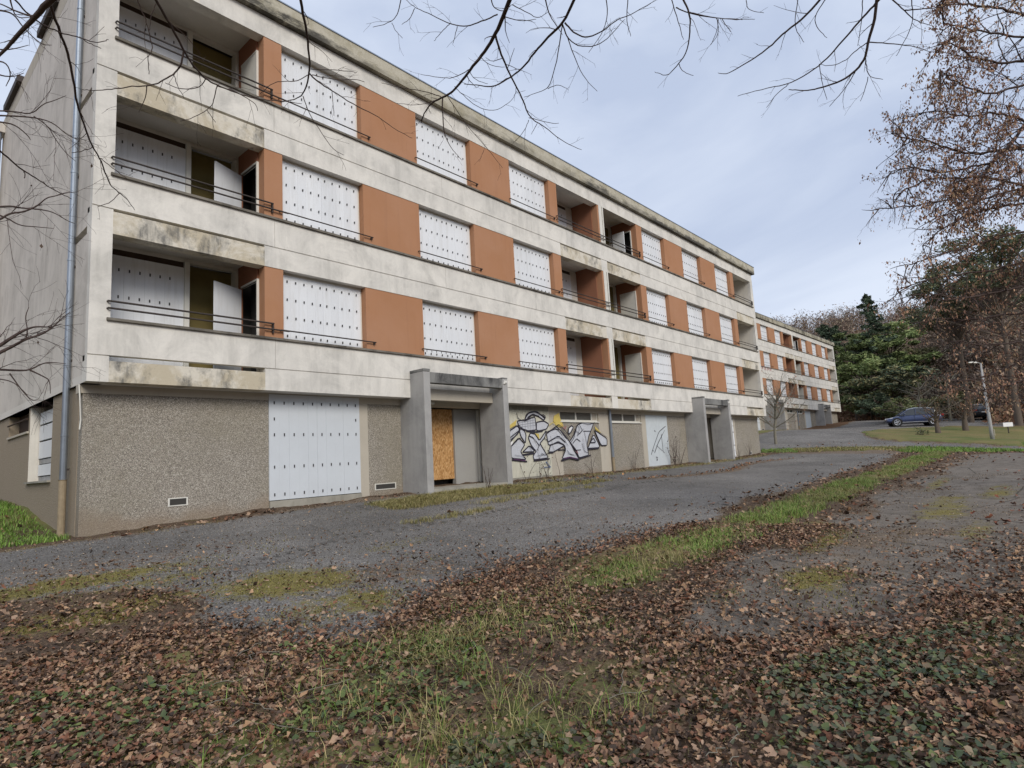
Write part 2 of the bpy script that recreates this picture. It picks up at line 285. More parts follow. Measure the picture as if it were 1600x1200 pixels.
GR=[["silver",0,[[14.13,0.61],[14.29,0.95],[14.68,1.12],[14.84,0.98],[14.39,0.67],[14.16,0.46]]],["silver",0,[[14.32,0.46],[14.72,0.73],[15.01,0.51],[14.78,0.29],[14.86,0.17],[15.04,0.01],[14.31,0.08],[14.31,0.31]]],["silver",0,[[14.7,1.27],[15.11,1.32],[15.62,1.43],[15.65,0.98],[15.22,0.95],[14.96,1.01],[14.75,1.13]]],["silver",0,[[15.68,1.24],[16.07,1.29],[16.35,1.19],[16.2,1.01],[15.78,0.95],[15.65,0.98]]],["silver",0,[[15.06,1.29],[15.17,1.49],[15.43,1.59],[15.74,1.6],[15.98,1.47],[16.16,1.37],[16.07,1.32],[15.82,1.43],[15.53,1.51],[15.27,1.42],[15.16,1.3]]],["silver",0,[[14.75,1.07],[15.03,0.95],[15.09,0.82],[15.04,0.54],[14.82,0.79]]],["silver",0,[[15.32,0.88],[15.56,0.85],[15.77,0.62],[16.2,0.98],[16.07,0.72],[15.79,0.53],[16.02,0.26],[16.21,0.03],[15.43,-0.01],[15.39,0.12],[15.56,0.27],[15.33,0.47],[15.2,0.73]]],["silver",0,[[16.18,0.85],[16.75,1.11],[17.12,0.88],[17.48,0.57],[17.69,0.29],[17.95,-0.03],[17.99,-0.13],[17.48,0.02],[16.96,-0.03],[17.22,0.27],[17.18,0.44],[16.8,0.54],[16.25,0.45]]],["silver",0,[[14.87,0.26],[15.23,0.47],[15.51,0.26]]],["silver",0,[[16.36,0.45],[16.81,0.58],[17.18,0.44],[16.78,0.31],[16.49,0.22],[16.23,0.23]]],["silver",0,[[17.48,0.57],[17.74,0.77],[18.03,1.16],[18.41,1.27],[19.1,1.24],[18.94,1.02],[18.72,0.77],[18.55,0.41],[18.63,0.05],[18.0,-0.03],[17.86,0.25]]],["silver",0,[[18.6,0.3],[19.05,0.84],[19.38,0.4],[19.34,0.31]]],["silver",0,[[19.13,0.98],[19.95,0.65],[19.92,0.39],[19.51,0.39]]],["silver",0,[[17.48,1.05],[17.67,1.14],[17.78,1.08],[17.58,0.88],[17.43,0.84]]],["yellow",0,[[14.26,1.1],[14.68,1.32],[14.61,1.13],[14.3,1.01]]],["yellow",0,[[16.68,1.48],[16.97,1.59],[17.03,1.39],[17.2,1.12],[17.03,1.06],[16.73,1.15],[16.61,1.31]]],["yellow",0,[[19.19,1.13],[19.64,0.83],[19.2,0.98]]],["yellow",0,[[15.56,0.87],[15.77,0.85],[15.78,0.67]]],["white",0,[[14.31,0.61],[14.45,0.61],[14.34,0.46],[14.3,0.49]]],["white",0,[[17.51,1.01],[17.65,1.1],[17.71,1.07],[17.53,0.89]]],["black",0.042,[[14.13,0.61],[14.29,0.95],[14.68,1.12],[14.84,0.98],[14.39,0.67],[14.16,0.46],[14.13,0.61]]],["black",0.042,[[14.32,0.46],[14.72,0.73],[15.01,0.51],[14.78,0.29],[14.86,0.17],[15.04,0.01],[14.31,0.08],[14.31,0.31],[14.32,0.46]]],["black",0.042,[[14.7,1.27],[15.11,1.32],[15.62,1.43],[15.65,0.98],[15.22,0.95],[14.96,1.01],[14.75,1.13],[14.7,1.27]]],["black",0.042,[[15.68,1.24],[16.07,1.29],[16.35,1.19],[16.2,1.01],[15.78,0.95],[15.65,0.98],[15.68,1.24]]],["black",0.042,[[15.06,1.29],[15.17,1.49],[15.43,1.59],[15.74,1.6],[15.98,1.47],[16.16,1.37],[16.07,1.32],[15.82,1.43],[15.53,1.51],[15.27,1.42],[15.16,1.3],[15.06,1.29]]],["black",0.042,[[14.75,1.07],[15.03,0.95],[15.09,0.82],[15.04,0.54],[14.82,0.79],[14.75,1.07]]],["black",0.042,[[15.32,0.88],[15.56,0.85],[15.77,0.62],[16.2,0.98],[16.07,0.72],[15.79,0.53],[16.02,0.26],[16.21,0.03],[15.43,-0.01],[15.39,0.12],[15.56,0.27],[15.33,0.47],[15.2,0.73],[15.32,0.88]]],["black",0.042,[[16.18,0.85],[16.75,1.11],[17.12,0.88],[17.48,0.57],[17.69,0.29],[17.95,-0.03],[17.99,-0.13],[17.48,0.02],[16.96,-0.03],[17.22,0.27],[17.18,0.44],[16.8,0.54],[16.25,0.45],[16.18,0.85]]],["black",0.042,[[14.87,0.26],[15.23,0.47],[15.51,0.26],[14.87,0.26]]],["black",0.042,[[16.36,0.45],[16.81,0.58],[17.18,0.44],[16.78,0.31],[16.49,0.22],[16.23,0.23],[16.36,0.45]]],["black",0.042,[[17.48,0.57],[17.74,0.77],[18.03,1.16],[18.41,1.27],[19.1,1.24],[18.94,1.02],[18.72,0.77],[18.55,0.41],[18.63,0.05],[18.0,-0.03],[17.86,0.25],[17.48,0.57]]],["black",0.042,[[18.6,0.3],[19.05,0.84],[19.38,0.4],[19.34,0.31],[18.6,0.3]]],["black",0.042,[[19.13,0.98],[19.95,0.65],[19.92,0.39],[19.51,0.39],[19.13,0.98]]],["black",0.042,[[17.48,1.05],[17.67,1.14],[17.78,1.08],[17.58,0.88],[17.43,0.84],[17.48,1.05]]],["greyline",0.012,[[14.79,1.29],[14.82,1.01]]],["greyline",0.012,[[14.93,1.31],[14.95,1.01]]],["greyline",0.012,[[15.07,1.33],[15.08,1.01]]],["greyline",0.012,[[15.21,1.35],[15.21,1.01]]],["greyline",0.012,[[15.35,1.38],[15.34,1.01]]],["greyline",0.012,[[15.49,1.4],[15.48,1.01]]],["greyline",0.012,[[14.76,1.21],[15.64,1.33]]],["greyline",0.012,[[14.76,1.14],[15.63,1.24]]],["greyline",0.012,[[14.75,1.08],[15.62,1.14]]],["black",0.076,[[14.31,0.03],[15.06,-0.05]]],["black",0.071,[[15.4,-0.04],[16.26,0.0]]],["black",0.082,[[14.87,0.17],[15.45,0.21]]],["black",0.054,[[16.22,0.19],[16.49,0.2]]],["black",0.054,[[16.77,0.28],[17.19,0.29]]],["black",0.071,[[16.9,-0.09],[17.42,-0.0],[17.94,-0.09]]],["purple",0.027,[[17.07,-0.02],[17.42,0.02],[17.88,-0.05]]],["purple",0.027,[[14.4,0.05],[14.99,-0.02]]],["black",0.06,[[18.03,-0.05],[18.76,0.05]]],["black",0.049,[[18.56,0.26],[19.34,0.29]]],["black",0.049,[[14.28,0.73],[14.74,0.96]]],["black",0.041,[[14.17,0.61],[14.68,0.85]]],["black",0.041,[[16.19,0.91],[16.75,1.04],[17.32,0.67]]],["black",0.041,[[16.26,0.58],[16.83,0.78],[17.22,0.54]]],["black",0.022,[[14.67,1.54],[14.71,1.38],[14.84,1.31],[15.08,1.28],[15.62,1.44]]],["black",0.038,[[15.07,1.34],[15.28,1.55],[15.64,1.6],[16.01,1.47],[16.18,1.39]]],["black",0.027,[[16.18,1.39],[16.14,1.47],[16.02,1.52]]],["black",0.033,[[15.26,1.39],[15.47,1.49],[15.83,1.45]]],["black",0.049,[[15.1,0.95],[15.57,0.91],[15.98,0.95]]],["black",0.033,[[15.21,0.79],[15.45,0.72],[15.73,0.46]]],["black",0.033,[[16.01,0.72],[16.26,0.58]]],["black",0.027,[[17.65,0.5],[17.91,0.67],[18.14,0.56]]],["black",0.033,[[17.68,0.25],[18.13,0.26]]],["black",0.022,[[17.98,0.77],[18.31,0.98],[18.15,1.16]]],["black",0.022,[[18.43,0.91],[18.55,0.41]]],["black",0.033,[[18.37,0.94],[18.87,0.94]]],["black",0.038,[[18.75,0.51],[19.0,0.69],[19.14,0.51],[18.75,0.51]]],["black",0.033,[[19.17,0.76],[19.48,0.39]]],["black",0.016,[[18.22,1.26],[18.77,1.18],[19.17,1.27]]],["blue",0.06,[[16.04,-0.09],[16.25,-0.3]]],["blue",0.038,[[15.91,-0.28],[16.28,-0.27]]],["black",0.016,[[16.31,-0.01],[16.16,-0.39]]],["red",0.019,[[17.07,1.18],[17.19,1.01],[17.32,1.15],[17.24,0.98]]],["black",0.019,[[14.11,0.92],[14.31,0.92]]],["black",0.014,[[14.28,1.01],[14.66,1.15],[14.84,0.98]]],["black",0.022,[[19.14,1.02],[19.96,0.68]]],["black",0.014,[[15.18,0.47],[15.31,0.28],[15.05,0.1]]],["black",0.014,[[16.04,0.46],[16.02,0.26]]],["black",0.025,[[14.57,0.64],[14.79,0.73],[14.95,0.6]]],["black",0.019,[[14.37,0.49],[14.57,0.61],[14.72,0.73]]],["black",0.025,[[15.56,0.27],[15.73,0.46],[15.84,0.59]]],["black",0.019,[[15.81,0.2],[16.01,0.13],[16.2,0.19]]],["black",0.025,[[17.48,0.5],[17.74,0.7],[17.96,1.09]]],["black",0.019,[[17.77,1.01],[18.11,0.84],[18.38,1.02]]],["black",0.019,[[17.28,0.26],[17.43,0.12],[17.66,0.08]]],["black",0.019,[[18.22,0.49],[18.34,0.2],[18.58,0.13]]],["black",0.016,[[17.95,1.23],[18.13,1.02],[17.95,0.77]]],["whitepaint",0.016,[[14.4,0.86],[14.65,1.04]]],["whitepaint",0.016,[[16.85,0.98],[17.16,0.71],[17.41,0.43]]],["whitepaint",0.016,[[15.41,0.79],[15.63,0.46]]],["greyline",0.016,[[16.6,0.71],[17.04,0.71],[17.35,0.43]]],["greyline",0.022,[[14.46,0.18],[14.9,0.12]]],["greyline",0.022,[[15.59,0.13],[16.06,0.15]]],["greyline",0.022,[[17.32,0.16],[17.78,0.06]]],["greyline",0.019,[[18.28,0.7],[18.4,0.2]]],["yellow",0.027,[[16.32,1.14],[16.55,1.25],[16.65,1.18]]],["black",0.027,[[16.64,1.08],[16.87,1.18],[17.19,0.98],[17.5,0.7]]],["red",0.014,[[17.77,0.22],[17.93,0.11],[17.86,0.25]]]]
DR=[[0.05,[[23.38,-0.09],[23.71,0.31],[24.25,0.9],[24.93,1.16]]],[0.06,[[23.69,-0.02],[24.07,0.39],[24.59,0.81]]],[0.04,[[24.17,0.47],[24.81,0.98]]],[0.05,[[23.92,0.31],[24.45,0.05]]],[0.05,[[23.79,-0.19],[23.94,-0.21],[23.84,-0.27],[23.94,-0.32],[23.81,-0.33]]],[0.09,[[23.84,0.96],[23.94,0.92]]],[0.05,[[24.46,0.81],[24.49,0.04],[24.61,-0.04]]],[0.05,[[23.5,0.11],[23.66,0.07]]]]
BR=[["o",0.018,[[0.46,2.583,1.833],[0.431,2.685,1.81],[0.394,2.803,1.761],[0.322,2.947,1.664]]],["o",0.009,[[0.5,2.916,2.052],[0.531,2.988,2.034],[0.573,3.062,2.011],[0.623,3.143,1.971],[0.664,3.241,1.901],[0.701,3.332,1.837],[0.752,3.411,1.786],[0.804,3.49,1.729],[0.855,3.548,1.71],[0.901,3.622,1.66],[0.94,3.685,1.632],[0.997,3.734,1.625],[1.057,3.782,1.615],[1.103,3.839,1.592]]],["o",0.003,[[0.999,3.741,1.628],[0.964,3.773,1.573],[0.91,3.8,1.539]]],["o",0.003,[[0.808,3.51,1.739],[0.767,3.535,1.708],[0.731,3.548,1.695]]],["o",0.003,[[0.849,3.521,1.697],[0.913,3.524,1.658],[0.973,3.522,1.626]]],["o",0.005,[[0.379,2.875,1.959],[0.436,2.933,1.952],[0.5,2.979,1.959],[0.564,3.014,1.979],[0.636,3.038,2.013],[0.707,3.069,2.035],[0.76,3.082,2.089]]],["o",0.003,[[0.654,3.12,2.068],[0.697,3.12,2.053],[0.739,3.113,2.05]]],["o",0.005,[[0.362,2.983,1.364],[0.418,3.048,1.351],[0.476,3.11,1.342],[0.53,3.165,1.347],[0.601,3.222,1.338],[0.678,3.274,1.336]]],["o",0.003,[[0.474,3.091,1.334],[0.478,3.102,1.306]]],["o",0.01,[[0.939,3.055,2.406],[1.019,3.127,2.381],[1.087,3.195,2.363],[1.16,3.269,2.332],[1.242,3.334,2.307],[1.322,3.383,2.301],[1.399,3.42,2.315],[1.535,3.43,2.328],[1.654,3.438,2.348],[1.82,3.402,2.392],[1.935,3.399,2.421]]],["o",0.007,[[1.179,3.324,2.371],[1.18,3.364,2.314],[1.161,3.402,2.268],[1.111,3.448,2.223],[1.074,3.479,2.193],[0.972,3.527,2.163],[0.911,3.56,2.135],[0.835,3.594,2.109],[0.778,3.614,2.097]]],["o",0.004,[[1.063,3.533,2.209],[1.066,3.569,2.149],[1.048,3.611,2.087]]],["o",0.004,[[1.322,3.383,2.301],[1.298,3.425,2.253],[1.206,3.474,2.229],[1.142,3.486,2.244]]],["o",0.004,[[1.412,3.451,2.336],[1.414,3.507,2.25],[1.391,3.542,2.208],[1.324,3.601,2.153],[1.274,3.634,2.129]]],["o",0.003,[[1.391,3.542,2.208],[1.444,3.553,2.157]]],["o",0.003,[[1.171,3.446,2.29],[1.193,3.466,2.248],[1.239,3.483,2.196]]],["o",0.004,[[1.413,3.454,2.332],[1.497,3.419,2.33],[1.62,3.392,2.287],[1.639,3.406,2.252]]],["o",0.004,[[0.851,3.012,2.327],[0.883,3.037,2.282],[0.914,3.057,2.242],[0.942,3.09,2.185],[0.958,3.113,2.146],[0.941,3.136,2.119],[0.962,3.173,2.053]]],["o",0.003,[[0.929,2.992,2.322],[0.924,3.037,2.266],[0.927,3.071,2.217]]],["o",0.011,[[1.603,2.824,2.664],[1.694,2.928,2.6],[1.766,3.018,2.56],[1.847,3.142,2.465],[1.875,3.266,2.402],[1.87,3.356,2.407],[1.828,3.46,2.417]]],["o",0.007,[[1.889,3.214,2.521],[1.97,3.255,2.525],[2.099,3.272,2.521],[2.271,3.273,2.495],[2.428,3.26,2.489],[2.602,3.259,2.444],[2.743,3.251,2.433]]],["o",0.004,[[1.889,3.214,2.521],[1.831,3.284,2.473],[1.759,3.327,2.468],[1.712,3.364,2.45],[1.667,3.431,2.387]]],["o",0.004,[[1.929,3.372,2.463],[1.996,3.404,2.364],[2.071,3.407,2.295],[2.165,3.414,2.196],[2.239,3.384,2.167]]],["o",0.004,[[1.886,3.196,2.545],[2.012,3.109,2.556],[2.121,3.037,2.555]]],["o",0.004,[[1.9,3.209,2.518],[2.029,3.137,2.508],[2.128,3.059,2.523],[2.178,3.032,2.512]]],["o",0.003,[[2.073,3.256,2.502],[2.123,3.316,2.378]]],["p",0.022,[[2.971,2.391,3.233],[3.04,2.551,3.171],[3.094,2.675,3.146],[3.132,2.84,3.096],[3.153,2.994,3.066],[3.181,3.134,3.036],[3.196,3.28,3.009],[3.202,3.388,3.031],[3.19,3.525,3.035],[3.219,3.656,2.998],[3.271,3.744,2.987]]],["p",0.008,[[3.283,3.473,3.107],[3.356,3.56,2.924],[3.432,3.596,2.79],[3.562,3.558,2.672]]],["p",0.006,[[3.283,3.473,3.107],[3.163,3.549,3.144],[3.037,3.648,3.156],[2.864,3.761,3.185]]],["p",0.004,[[3.259,3.509,3.091],[3.154,3.638,3.05],[3.011,3.749,3.061]]],["p",0.004,[[3.193,3.32,3.005],[3.38,3.299,2.819],[3.548,3.247,2.668],[3.7,3.204,2.509]]],["p",0.011,[[3.118,2.696,3.17],[3.252,2.751,3.081],[3.371,2.788,3.017],[3.531,2.809,2.915],[3.667,2.855,2.806],[3.822,2.804,2.761],[3.99,2.761,2.679],[4.154,2.68,2.631]]],["p",0.004,[[3.715,2.893,2.842],[3.859,2.755,2.787],[3.89,2.715,2.783]]],["p",0.004,[[3.722,2.9,2.827],[3.729,2.964,2.75],[3.701,3.053,2.689]]],["p",0.004,[[3.777,2.856,2.798],[3.774,2.925,2.729]]],["p",0.007,[[3.016,2.573,3.208],[2.943,2.699,3.173],[2.893,2.773,3.154],[2.799,2.851,3.17],[2.676,2.918,3.215],[2.572,2.977,3.246],[2.5,2.992,3.288]]],["p",0.004,[[2.799,2.851,3.17],[2.773,2.928,3.122],[2.758,2.98,3.085]]],["p",0.004,[[2.845,2.819,3.158],[2.865,2.89,3.074]]],["p",0.004,[[2.581,2.975,3.241],[2.58,3.031,3.188],[2.548,3.087,3.16]]],["p",0.005,[[2.485,3.005,3.287],[2.506,3.072,3.208],[2.486,3.132,3.165],[2.399,3.228,3.137]]],["p",0.003,[[2.493,3.127,3.166],[2.531,3.136,3.126],[2.585,3.125,3.092]]],["p",0.005,[[3.2,3.039,3.112],[3.131,3.163,3.058],[3.062,3.229,3.058],[2.928,3.334,3.078]]],["p",0.004,[[3.211,3.249,3.064],[3.292,3.224,3.004],[3.407,3.176,2.926],[3.512,3.085,2.897],[3.577,2.95,2.959],[3.576,2.892,3.017]]],["p",0.004,[[3.164,2.896,3.113],[3.238,2.867,3.063],[3.317,2.788,3.052]]],["p",0.015,[[3.256,2.054,3.19],[3.334,2.211,3.122],[3.356,2.361,3.112],[3.38,2.521,3.085],[3.417,2.676,3.043],[3.42,2.831,3.03],[3.402,3.0,3.021],[3.361,3.12,3.082],[3.319,3.244,3.134]]],["p",0.009,[[3.354,2.225,3.132],[3.428,2.198,3.071],[3.494,2.14,3.036],[3.544,2.026,3.057],[3.567,1.914,3.102],[3.61,1.82,3.109],[3.656,1.652,3.149]]],["p",0.007,[[3.347,2.242,3.128],[3.41,2.251,3.052],[3.487,2.203,2.999],[3.567,2.088,2.988],[3.591,1.975,3.035],[3.596,1.873,3.094]]],["p",0.006,[[3.413,2.286,3.189],[3.488,2.402,3.017],[3.529,2.515,2.875],[3.522,2.56,2.843],[3.434,2.708,2.813]]],["p",0.004,[[3.53,2.542,2.849],[3.563,2.472,2.87],[3.621,2.425,2.837]]],["p",0.005,[[3.47,2.289,3.124],[3.566,2.302,3.004],[3.669,2.296,2.883],[3.766,2.248,2.794]]],["p",0.007,[[3.184,2.267,3.276],[3.248,2.292,3.196],[3.314,2.283,3.133],[3.378,2.27,3.074]]],["p",0.005,[[3.06,2.469,3.248],[3.148,2.411,3.208],[3.224,2.364,3.167],[3.248,2.292,3.196]]],["p",0.005,[[3.058,2.541,3.194],[3.151,2.463,3.164],[3.213,2.377,3.168]]],["p",0.004,[[3.131,3.0,3.048],[3.182,3.002,2.992],[3.273,2.934,2.961]]],["p",0.004,[[3.217,2.721,3.047],[3.18,2.789,3.025],[3.13,2.815,3.053]]],["p",0.004,[[3.274,2.729,2.98],[3.259,2.66,3.057],[3.251,2.626,3.094]]],["p",0.006,[[2.873,2.506,3.235],[2.915,2.528,3.18],[2.974,2.491,3.155],[3.0,2.421,3.185]]],["p",0.009,[[3.658,1.469,3.076],[3.737,1.455,2.987],[3.791,1.48,2.905],[3.851,1.546,2.789],[3.854,1.626,2.74],[3.855,1.706,2.688],[3.794,1.775,2.73]]],["p",0.006,[[3.737,1.455,2.987],[3.831,1.331,2.924],[3.922,1.173,2.871]]],["p",0.004,[[3.85,1.306,2.911],[3.882,1.334,2.855],[3.903,1.392,2.798]]],["p",0.004,[[3.854,1.616,2.744],[3.891,1.611,2.695],[3.938,1.554,2.66]]],["p",0.005,[[3.621,1.529,3.09],[3.718,1.536,2.969],[3.8,1.542,2.861]]],["p",0.005,[[3.379,1.889,3.164],[3.452,1.925,3.062],[3.475,1.986,2.997],[3.477,2.119,2.901]]],["p",0.005,[[3.468,1.763,3.141],[3.53,1.829,3.032],[3.598,1.839,2.945]]],["q",0.011,[[4.538,0.781,3.188],[4.563,0.935,3.109],[4.559,1.083,3.066],[4.566,1.184,3.019],[4.562,1.283,2.984],[4.54,1.416,2.956],[4.524,1.514,2.932],[4.49,1.571,2.955]]],["q",0.016,[[4.655,0.481,3.076],[4.738,0.533,2.937],[4.786,0.593,2.846],[4.833,0.629,2.758],[4.852,0.706,2.705],[4.852,0.812,2.675],[4.827,0.947,2.677],[4.804,1.031,2.686],[4.755,1.143,2.728]]],["q",0.005,[[4.786,0.593,2.846],[4.789,0.679,2.823],[4.8,0.753,2.785],[4.782,0.853,2.787],[4.75,0.911,2.822]]],["q",0.01,[[4.677,0.496,3.039],[4.702,0.61,2.98],[4.727,0.722,2.915],[4.75,0.838,2.846],[4.756,0.97,2.792],[4.739,1.135,2.76],[4.688,1.289,2.779],[4.627,1.488,2.781]]],["q",0.006,[[4.786,0.593,2.846],[4.833,0.464,2.791],[4.879,0.34,2.728],[4.925,0.249,2.654]]],["q",0.005,[[4.838,0.628,2.75],[4.893,0.637,2.649],[4.928,0.55,2.602]]],["q",0.007,[[4.676,0.423,3.053],[4.752,0.357,2.941],[4.801,0.312,2.866],[4.845,0.222,2.8]]],["q",0.006,[[4.754,0.35,2.938],[4.778,0.26,2.909],[4.802,0.165,2.877],[4.812,0.069,2.863]]],["q",0.005,[[4.852,0.706,2.705],[4.886,0.792,2.619],[4.904,0.91,2.547]]],["q",0.004,[[4.739,1.135,2.76],[4.737,1.234,2.721],[4.751,1.314,2.656]]],["q",0.004,[[4.75,0.911,2.822],[4.813,0.922,2.711],[4.879,0.916,2.592]]],["q",0.004,[[4.893,0.637,2.649],[4.926,0.668,2.578],[4.951,0.714,2.518]]],["q",0.005,[[4.473,0.93,3.239],[4.561,1.009,3.088],[4.643,0.972,2.976]]],["q",0.005,[[4.552,0.77,3.169],[4.58,0.87,3.102],[4.629,0.874,3.028],[4.686,0.828,2.952]]],["q",0.005,[[4.641,0.57,3.082],[4.713,0.606,2.964],[4.778,0.657,2.846]]],["q",0.005,[[4.725,0.302,2.99],[4.793,0.31,2.879],[4.832,0.354,2.808],[4.881,0.45,2.708]]],["q",0.007,[[4.119,1.706,3.389],[4.198,1.623,3.332],[4.304,1.471,3.267],[4.374,1.344,3.228],[4.431,1.233,3.195]]],["q",0.004,[[4.338,1.254,3.312],[4.377,1.264,3.257],[4.436,1.167,3.213]]],["q",0.004,[[4.304,1.471,3.267],[4.363,1.484,3.182],[4.37,1.564,3.133]]],["q",0.004,[[4.324,1.44,3.254],[4.397,1.408,3.169]]],["b",0.022,[[0.706,6.377,1.042],[0.873,6.332,1.179],[0.929,6.313,1.238],[1.003,6.288,1.308],[1.044,6.275,1.335],[1.093,6.262,1.356],[1.194,6.243,1.357],[1.256,6.223,1.395]]],["b",0.02,[[0.71,6.386,0.981],[0.876,6.342,1.124],[0.962,6.318,1.186],[1.032,6.295,1.247],[1.123,6.272,1.287],[1.195,6.245,1.349],[1.253,6.214,1.436],[1.307,6.189,1.498]]],["b",0.014,[[0.767,6.379,0.985],[0.885,6.364,0.984],[1.006,6.346,0.982],[1.074,6.334,0.99],[1.158,6.308,1.055],[1.228,6.294,1.063],[1.313,6.278,1.055]]],["b",0.009,[[1.074,6.334,0.99],[1.165,6.325,0.942],[1.211,6.321,0.911],[1.221,6.334,0.796]]],["b",0.007,[[0.947,6.359,0.956],[1.034,6.365,0.816],[1.101,6.364,0.733],[1.144,6.355,0.746]]],["b",0.008,[[1.032,6.295,1.247],[1.039,6.279,1.319],[1.013,6.26,1.427],[1.032,6.238,1.508]]],["b",0.012,[[0.687,6.115,2.094],[0.796,6.078,2.161],[0.849,6.049,2.223],[0.937,6.026,2.249],[1.021,5.986,2.318],[1.064,5.952,2.386],[1.123,5.93,2.413],[1.194,5.899,2.454],[1.257,5.879,2.471]]],["b",0.01,[[0.676,6.074,2.214],[0.844,6.028,2.28],[0.922,6.019,2.275],[1.036,5.994,2.291],[1.124,5.98,2.287],[1.219,5.98,2.237],[1.272,5.974,2.224]]],["b",0.009,[[0.706,6.073,2.206],[0.829,6.064,2.189],[0.917,6.068,2.141],[1.007,6.05,2.151],[1.137,6.024,2.161]]],["b",0.01,[[0.645,5.813,2.835],[0.738,5.792,2.856],[0.819,5.78,2.86],[0.901,5.793,2.808],[0.922,5.803,2.78]]],["b",0.009,[[0.668,5.788,2.881],[0.834,5.745,2.924],[0.95,5.717,2.943],[1.047,5.704,2.936],[1.143,5.718,2.871],[1.226,5.708,2.857]]],["b",0.006,[[0.919,5.719,2.948],[1.015,5.724,2.907],[1.067,5.753,2.831],[1.153,5.78,2.74],[1.222,5.786,2.699]]],["b",0.008,[[0.638,5.78,2.905],[0.803,5.737,2.948],[0.907,5.718,2.955],[0.966,5.659,3.048],[1.027,5.628,3.085],[1.099,5.583,3.142]]],["b",0.008,[[0.594,5.572,3.294],[0.695,5.547,3.317],[0.753,5.523,3.343],[0.831,5.481,3.393]]],["b",0.009,[[0.63,5.61,3.222],[0.715,5.583,3.251],[0.758,5.619,3.178],[0.734,5.669,3.095]]],["b",0.01,[[0.567,5.437,3.516],[0.665,5.406,3.547],[0.726,5.399,3.545],[0.785,5.431,3.485],[0.903,5.454,3.419],[0.964,5.433,3.436]]],["b",0.009,[[0.685,5.342,3.638],[0.703,5.374,3.589],[0.739,5.409,3.527],[0.824,5.374,3.563]]],["b",0.009,[[0.608,5.637,3.178],[0.693,5.643,3.151],[0.775,5.621,3.171],[0.827,5.59,3.213]]],["b",0.008,[[0.721,6.395,0.917],[0.889,6.374,0.91],[0.983,6.364,0.884],[1.072,6.363,0.779]]],["r",0.09,[[12.001,-0.98,4.9],[11.79,-0.37,4.673],[11.588,-0.183,4.34],[11.328,-0.018,4.146],[11.112,0.163,3.816],[10.857,0.387,3.575],[10.57,0.625,3.412],[10.246,0.906,3.333],[9.861,1.421,3.315]]],["r",0.05,[[12.239,-0.908,4.288],[11.868,-0.327,4.345],[11.525,-0.023,4.257],[11.168,0.273,4.183],[10.753,0.542,4.24],[10.35,0.714,4.259],[9.957,0.915,4.231],[9.549,1.068,4.233]]],["r",0.04,[[11.816,-1.029,5.321],[11.273,-0.469,5.381],[10.782,-0.182,5.265],[10.276,0.032,5.163],[9.725,0.191,5.137],[9.218,0.323,5.018]]],["r",0.04,[[11.591,-1.083,5.786],[10.994,-0.543,5.923],[10.452,-0.274,5.888],[9.939,-0.011,5.784],[9.424,0.237,5.669],[8.982,0.329,5.428]]],["r",0.035,[[11.682,-1.062,5.603],[11.024,-0.501,5.6],[10.376,-0.175,5.511],[9.737,0.079,5.381],[9.097,0.312,5.233]]],["r",0.035,[[11.873,-0.877,5.221],[11.397,-0.375,5.12],[10.953,-0.07,4.901],[10.419,0.194,4.865],[9.851,0.375,4.881],[9.358,0.426,4.744]]],["r",0.035,[[12.136,-0.941,4.564],[11.736,-0.498,4.512],[11.248,-0.23,4.633],[10.807,0.046,4.611],[10.402,0.328,4.488],[9.93,0.546,4.503],[9.534,0.723,4.34]]],["r",0.035,[[12.173,-0.192,4.559],[11.782,0.061,4.174],[11.283,0.358,4.071],[10.801,0.652,3.895],[10.24,0.898,3.916],[9.735,1.155,3.762]]],["r",0.035,[[12.294,0.18,4.222],[11.685,0.49,4.046],[11.032,0.764,3.973],[10.44,1.014,3.707],[9.844,1.177,3.459]]],["r",0.04,[[12.519,-1.078,3.334],[12.013,-0.504,3.419],[11.514,-0.064,3.38],[11.021,0.376,3.263],[10.553,0.67,3.031],[10.101,0.964,2.698]]],["r",0.04,[[12.614,-1.035,2.968],[12.122,-0.453,3.018],[11.623,-0.011,2.983],[11.146,0.443,2.798],[10.641,0.88,2.646],[10.138,1.183,2.462]]],["r",0.04,[[12.7,-0.99,2.595],[12.21,-0.406,2.645],[11.736,0.053,2.503],[11.237,0.499,2.395],[10.705,0.922,2.357],[10.191,1.357,2.132]]],["r",0.04,[[12.775,-0.945,2.216],[12.28,-0.363,2.305],[11.803,0.098,2.165],[11.301,0.545,2.06],[10.78,0.879,2.007],[10.228,1.181,2.059]]],["r",0.04,[[12.867,-0.874,1.639],[12.569,-0.299,1.795],[12.255,0.147,1.883],[11.948,0.621,1.81],[11.609,0.981,1.876],[11.283,1.289,1.809]]],["r",0.04,[[12.906,-0.963,1.226],[12.545,-0.393,1.365],[12.169,0.051,1.401],[11.786,0.507,1.357],[11.367,0.94,1.467]]],["r",0.045,[[12.796,-1.19,1.961],[12.593,-0.563,1.542],[12.342,-0.072,1.196],[12.054,0.25,1.018],[11.753,0.631,0.849],[11.424,1.022,0.84]]],["r",0.04,[[12.898,-1.098,1.202],[12.58,-0.487,0.952],[12.224,-0.022,0.793],[11.847,0.339,0.737],[11.459,0.73,0.646]]],["r",0.04,[[12.414,-1.119,3.694],[11.915,-0.545,3.74],[11.462,-0.233,3.546],[10.974,0.113,3.436],[10.514,0.496,3.196],[10.024,0.764,3.031]]],["r",0.035,[[11.398,-1.381,6.098],[10.613,-0.813,5.893],[9.766,-0.415,5.735],[8.961,-0.042,5.473]]],["r",0.035,[[12.324,-1.151,3.975],[11.727,-0.565,3.911],[11.135,-0.264,3.742],[10.58,0.038,3.438],[10.015,0.321,3.139]]]]
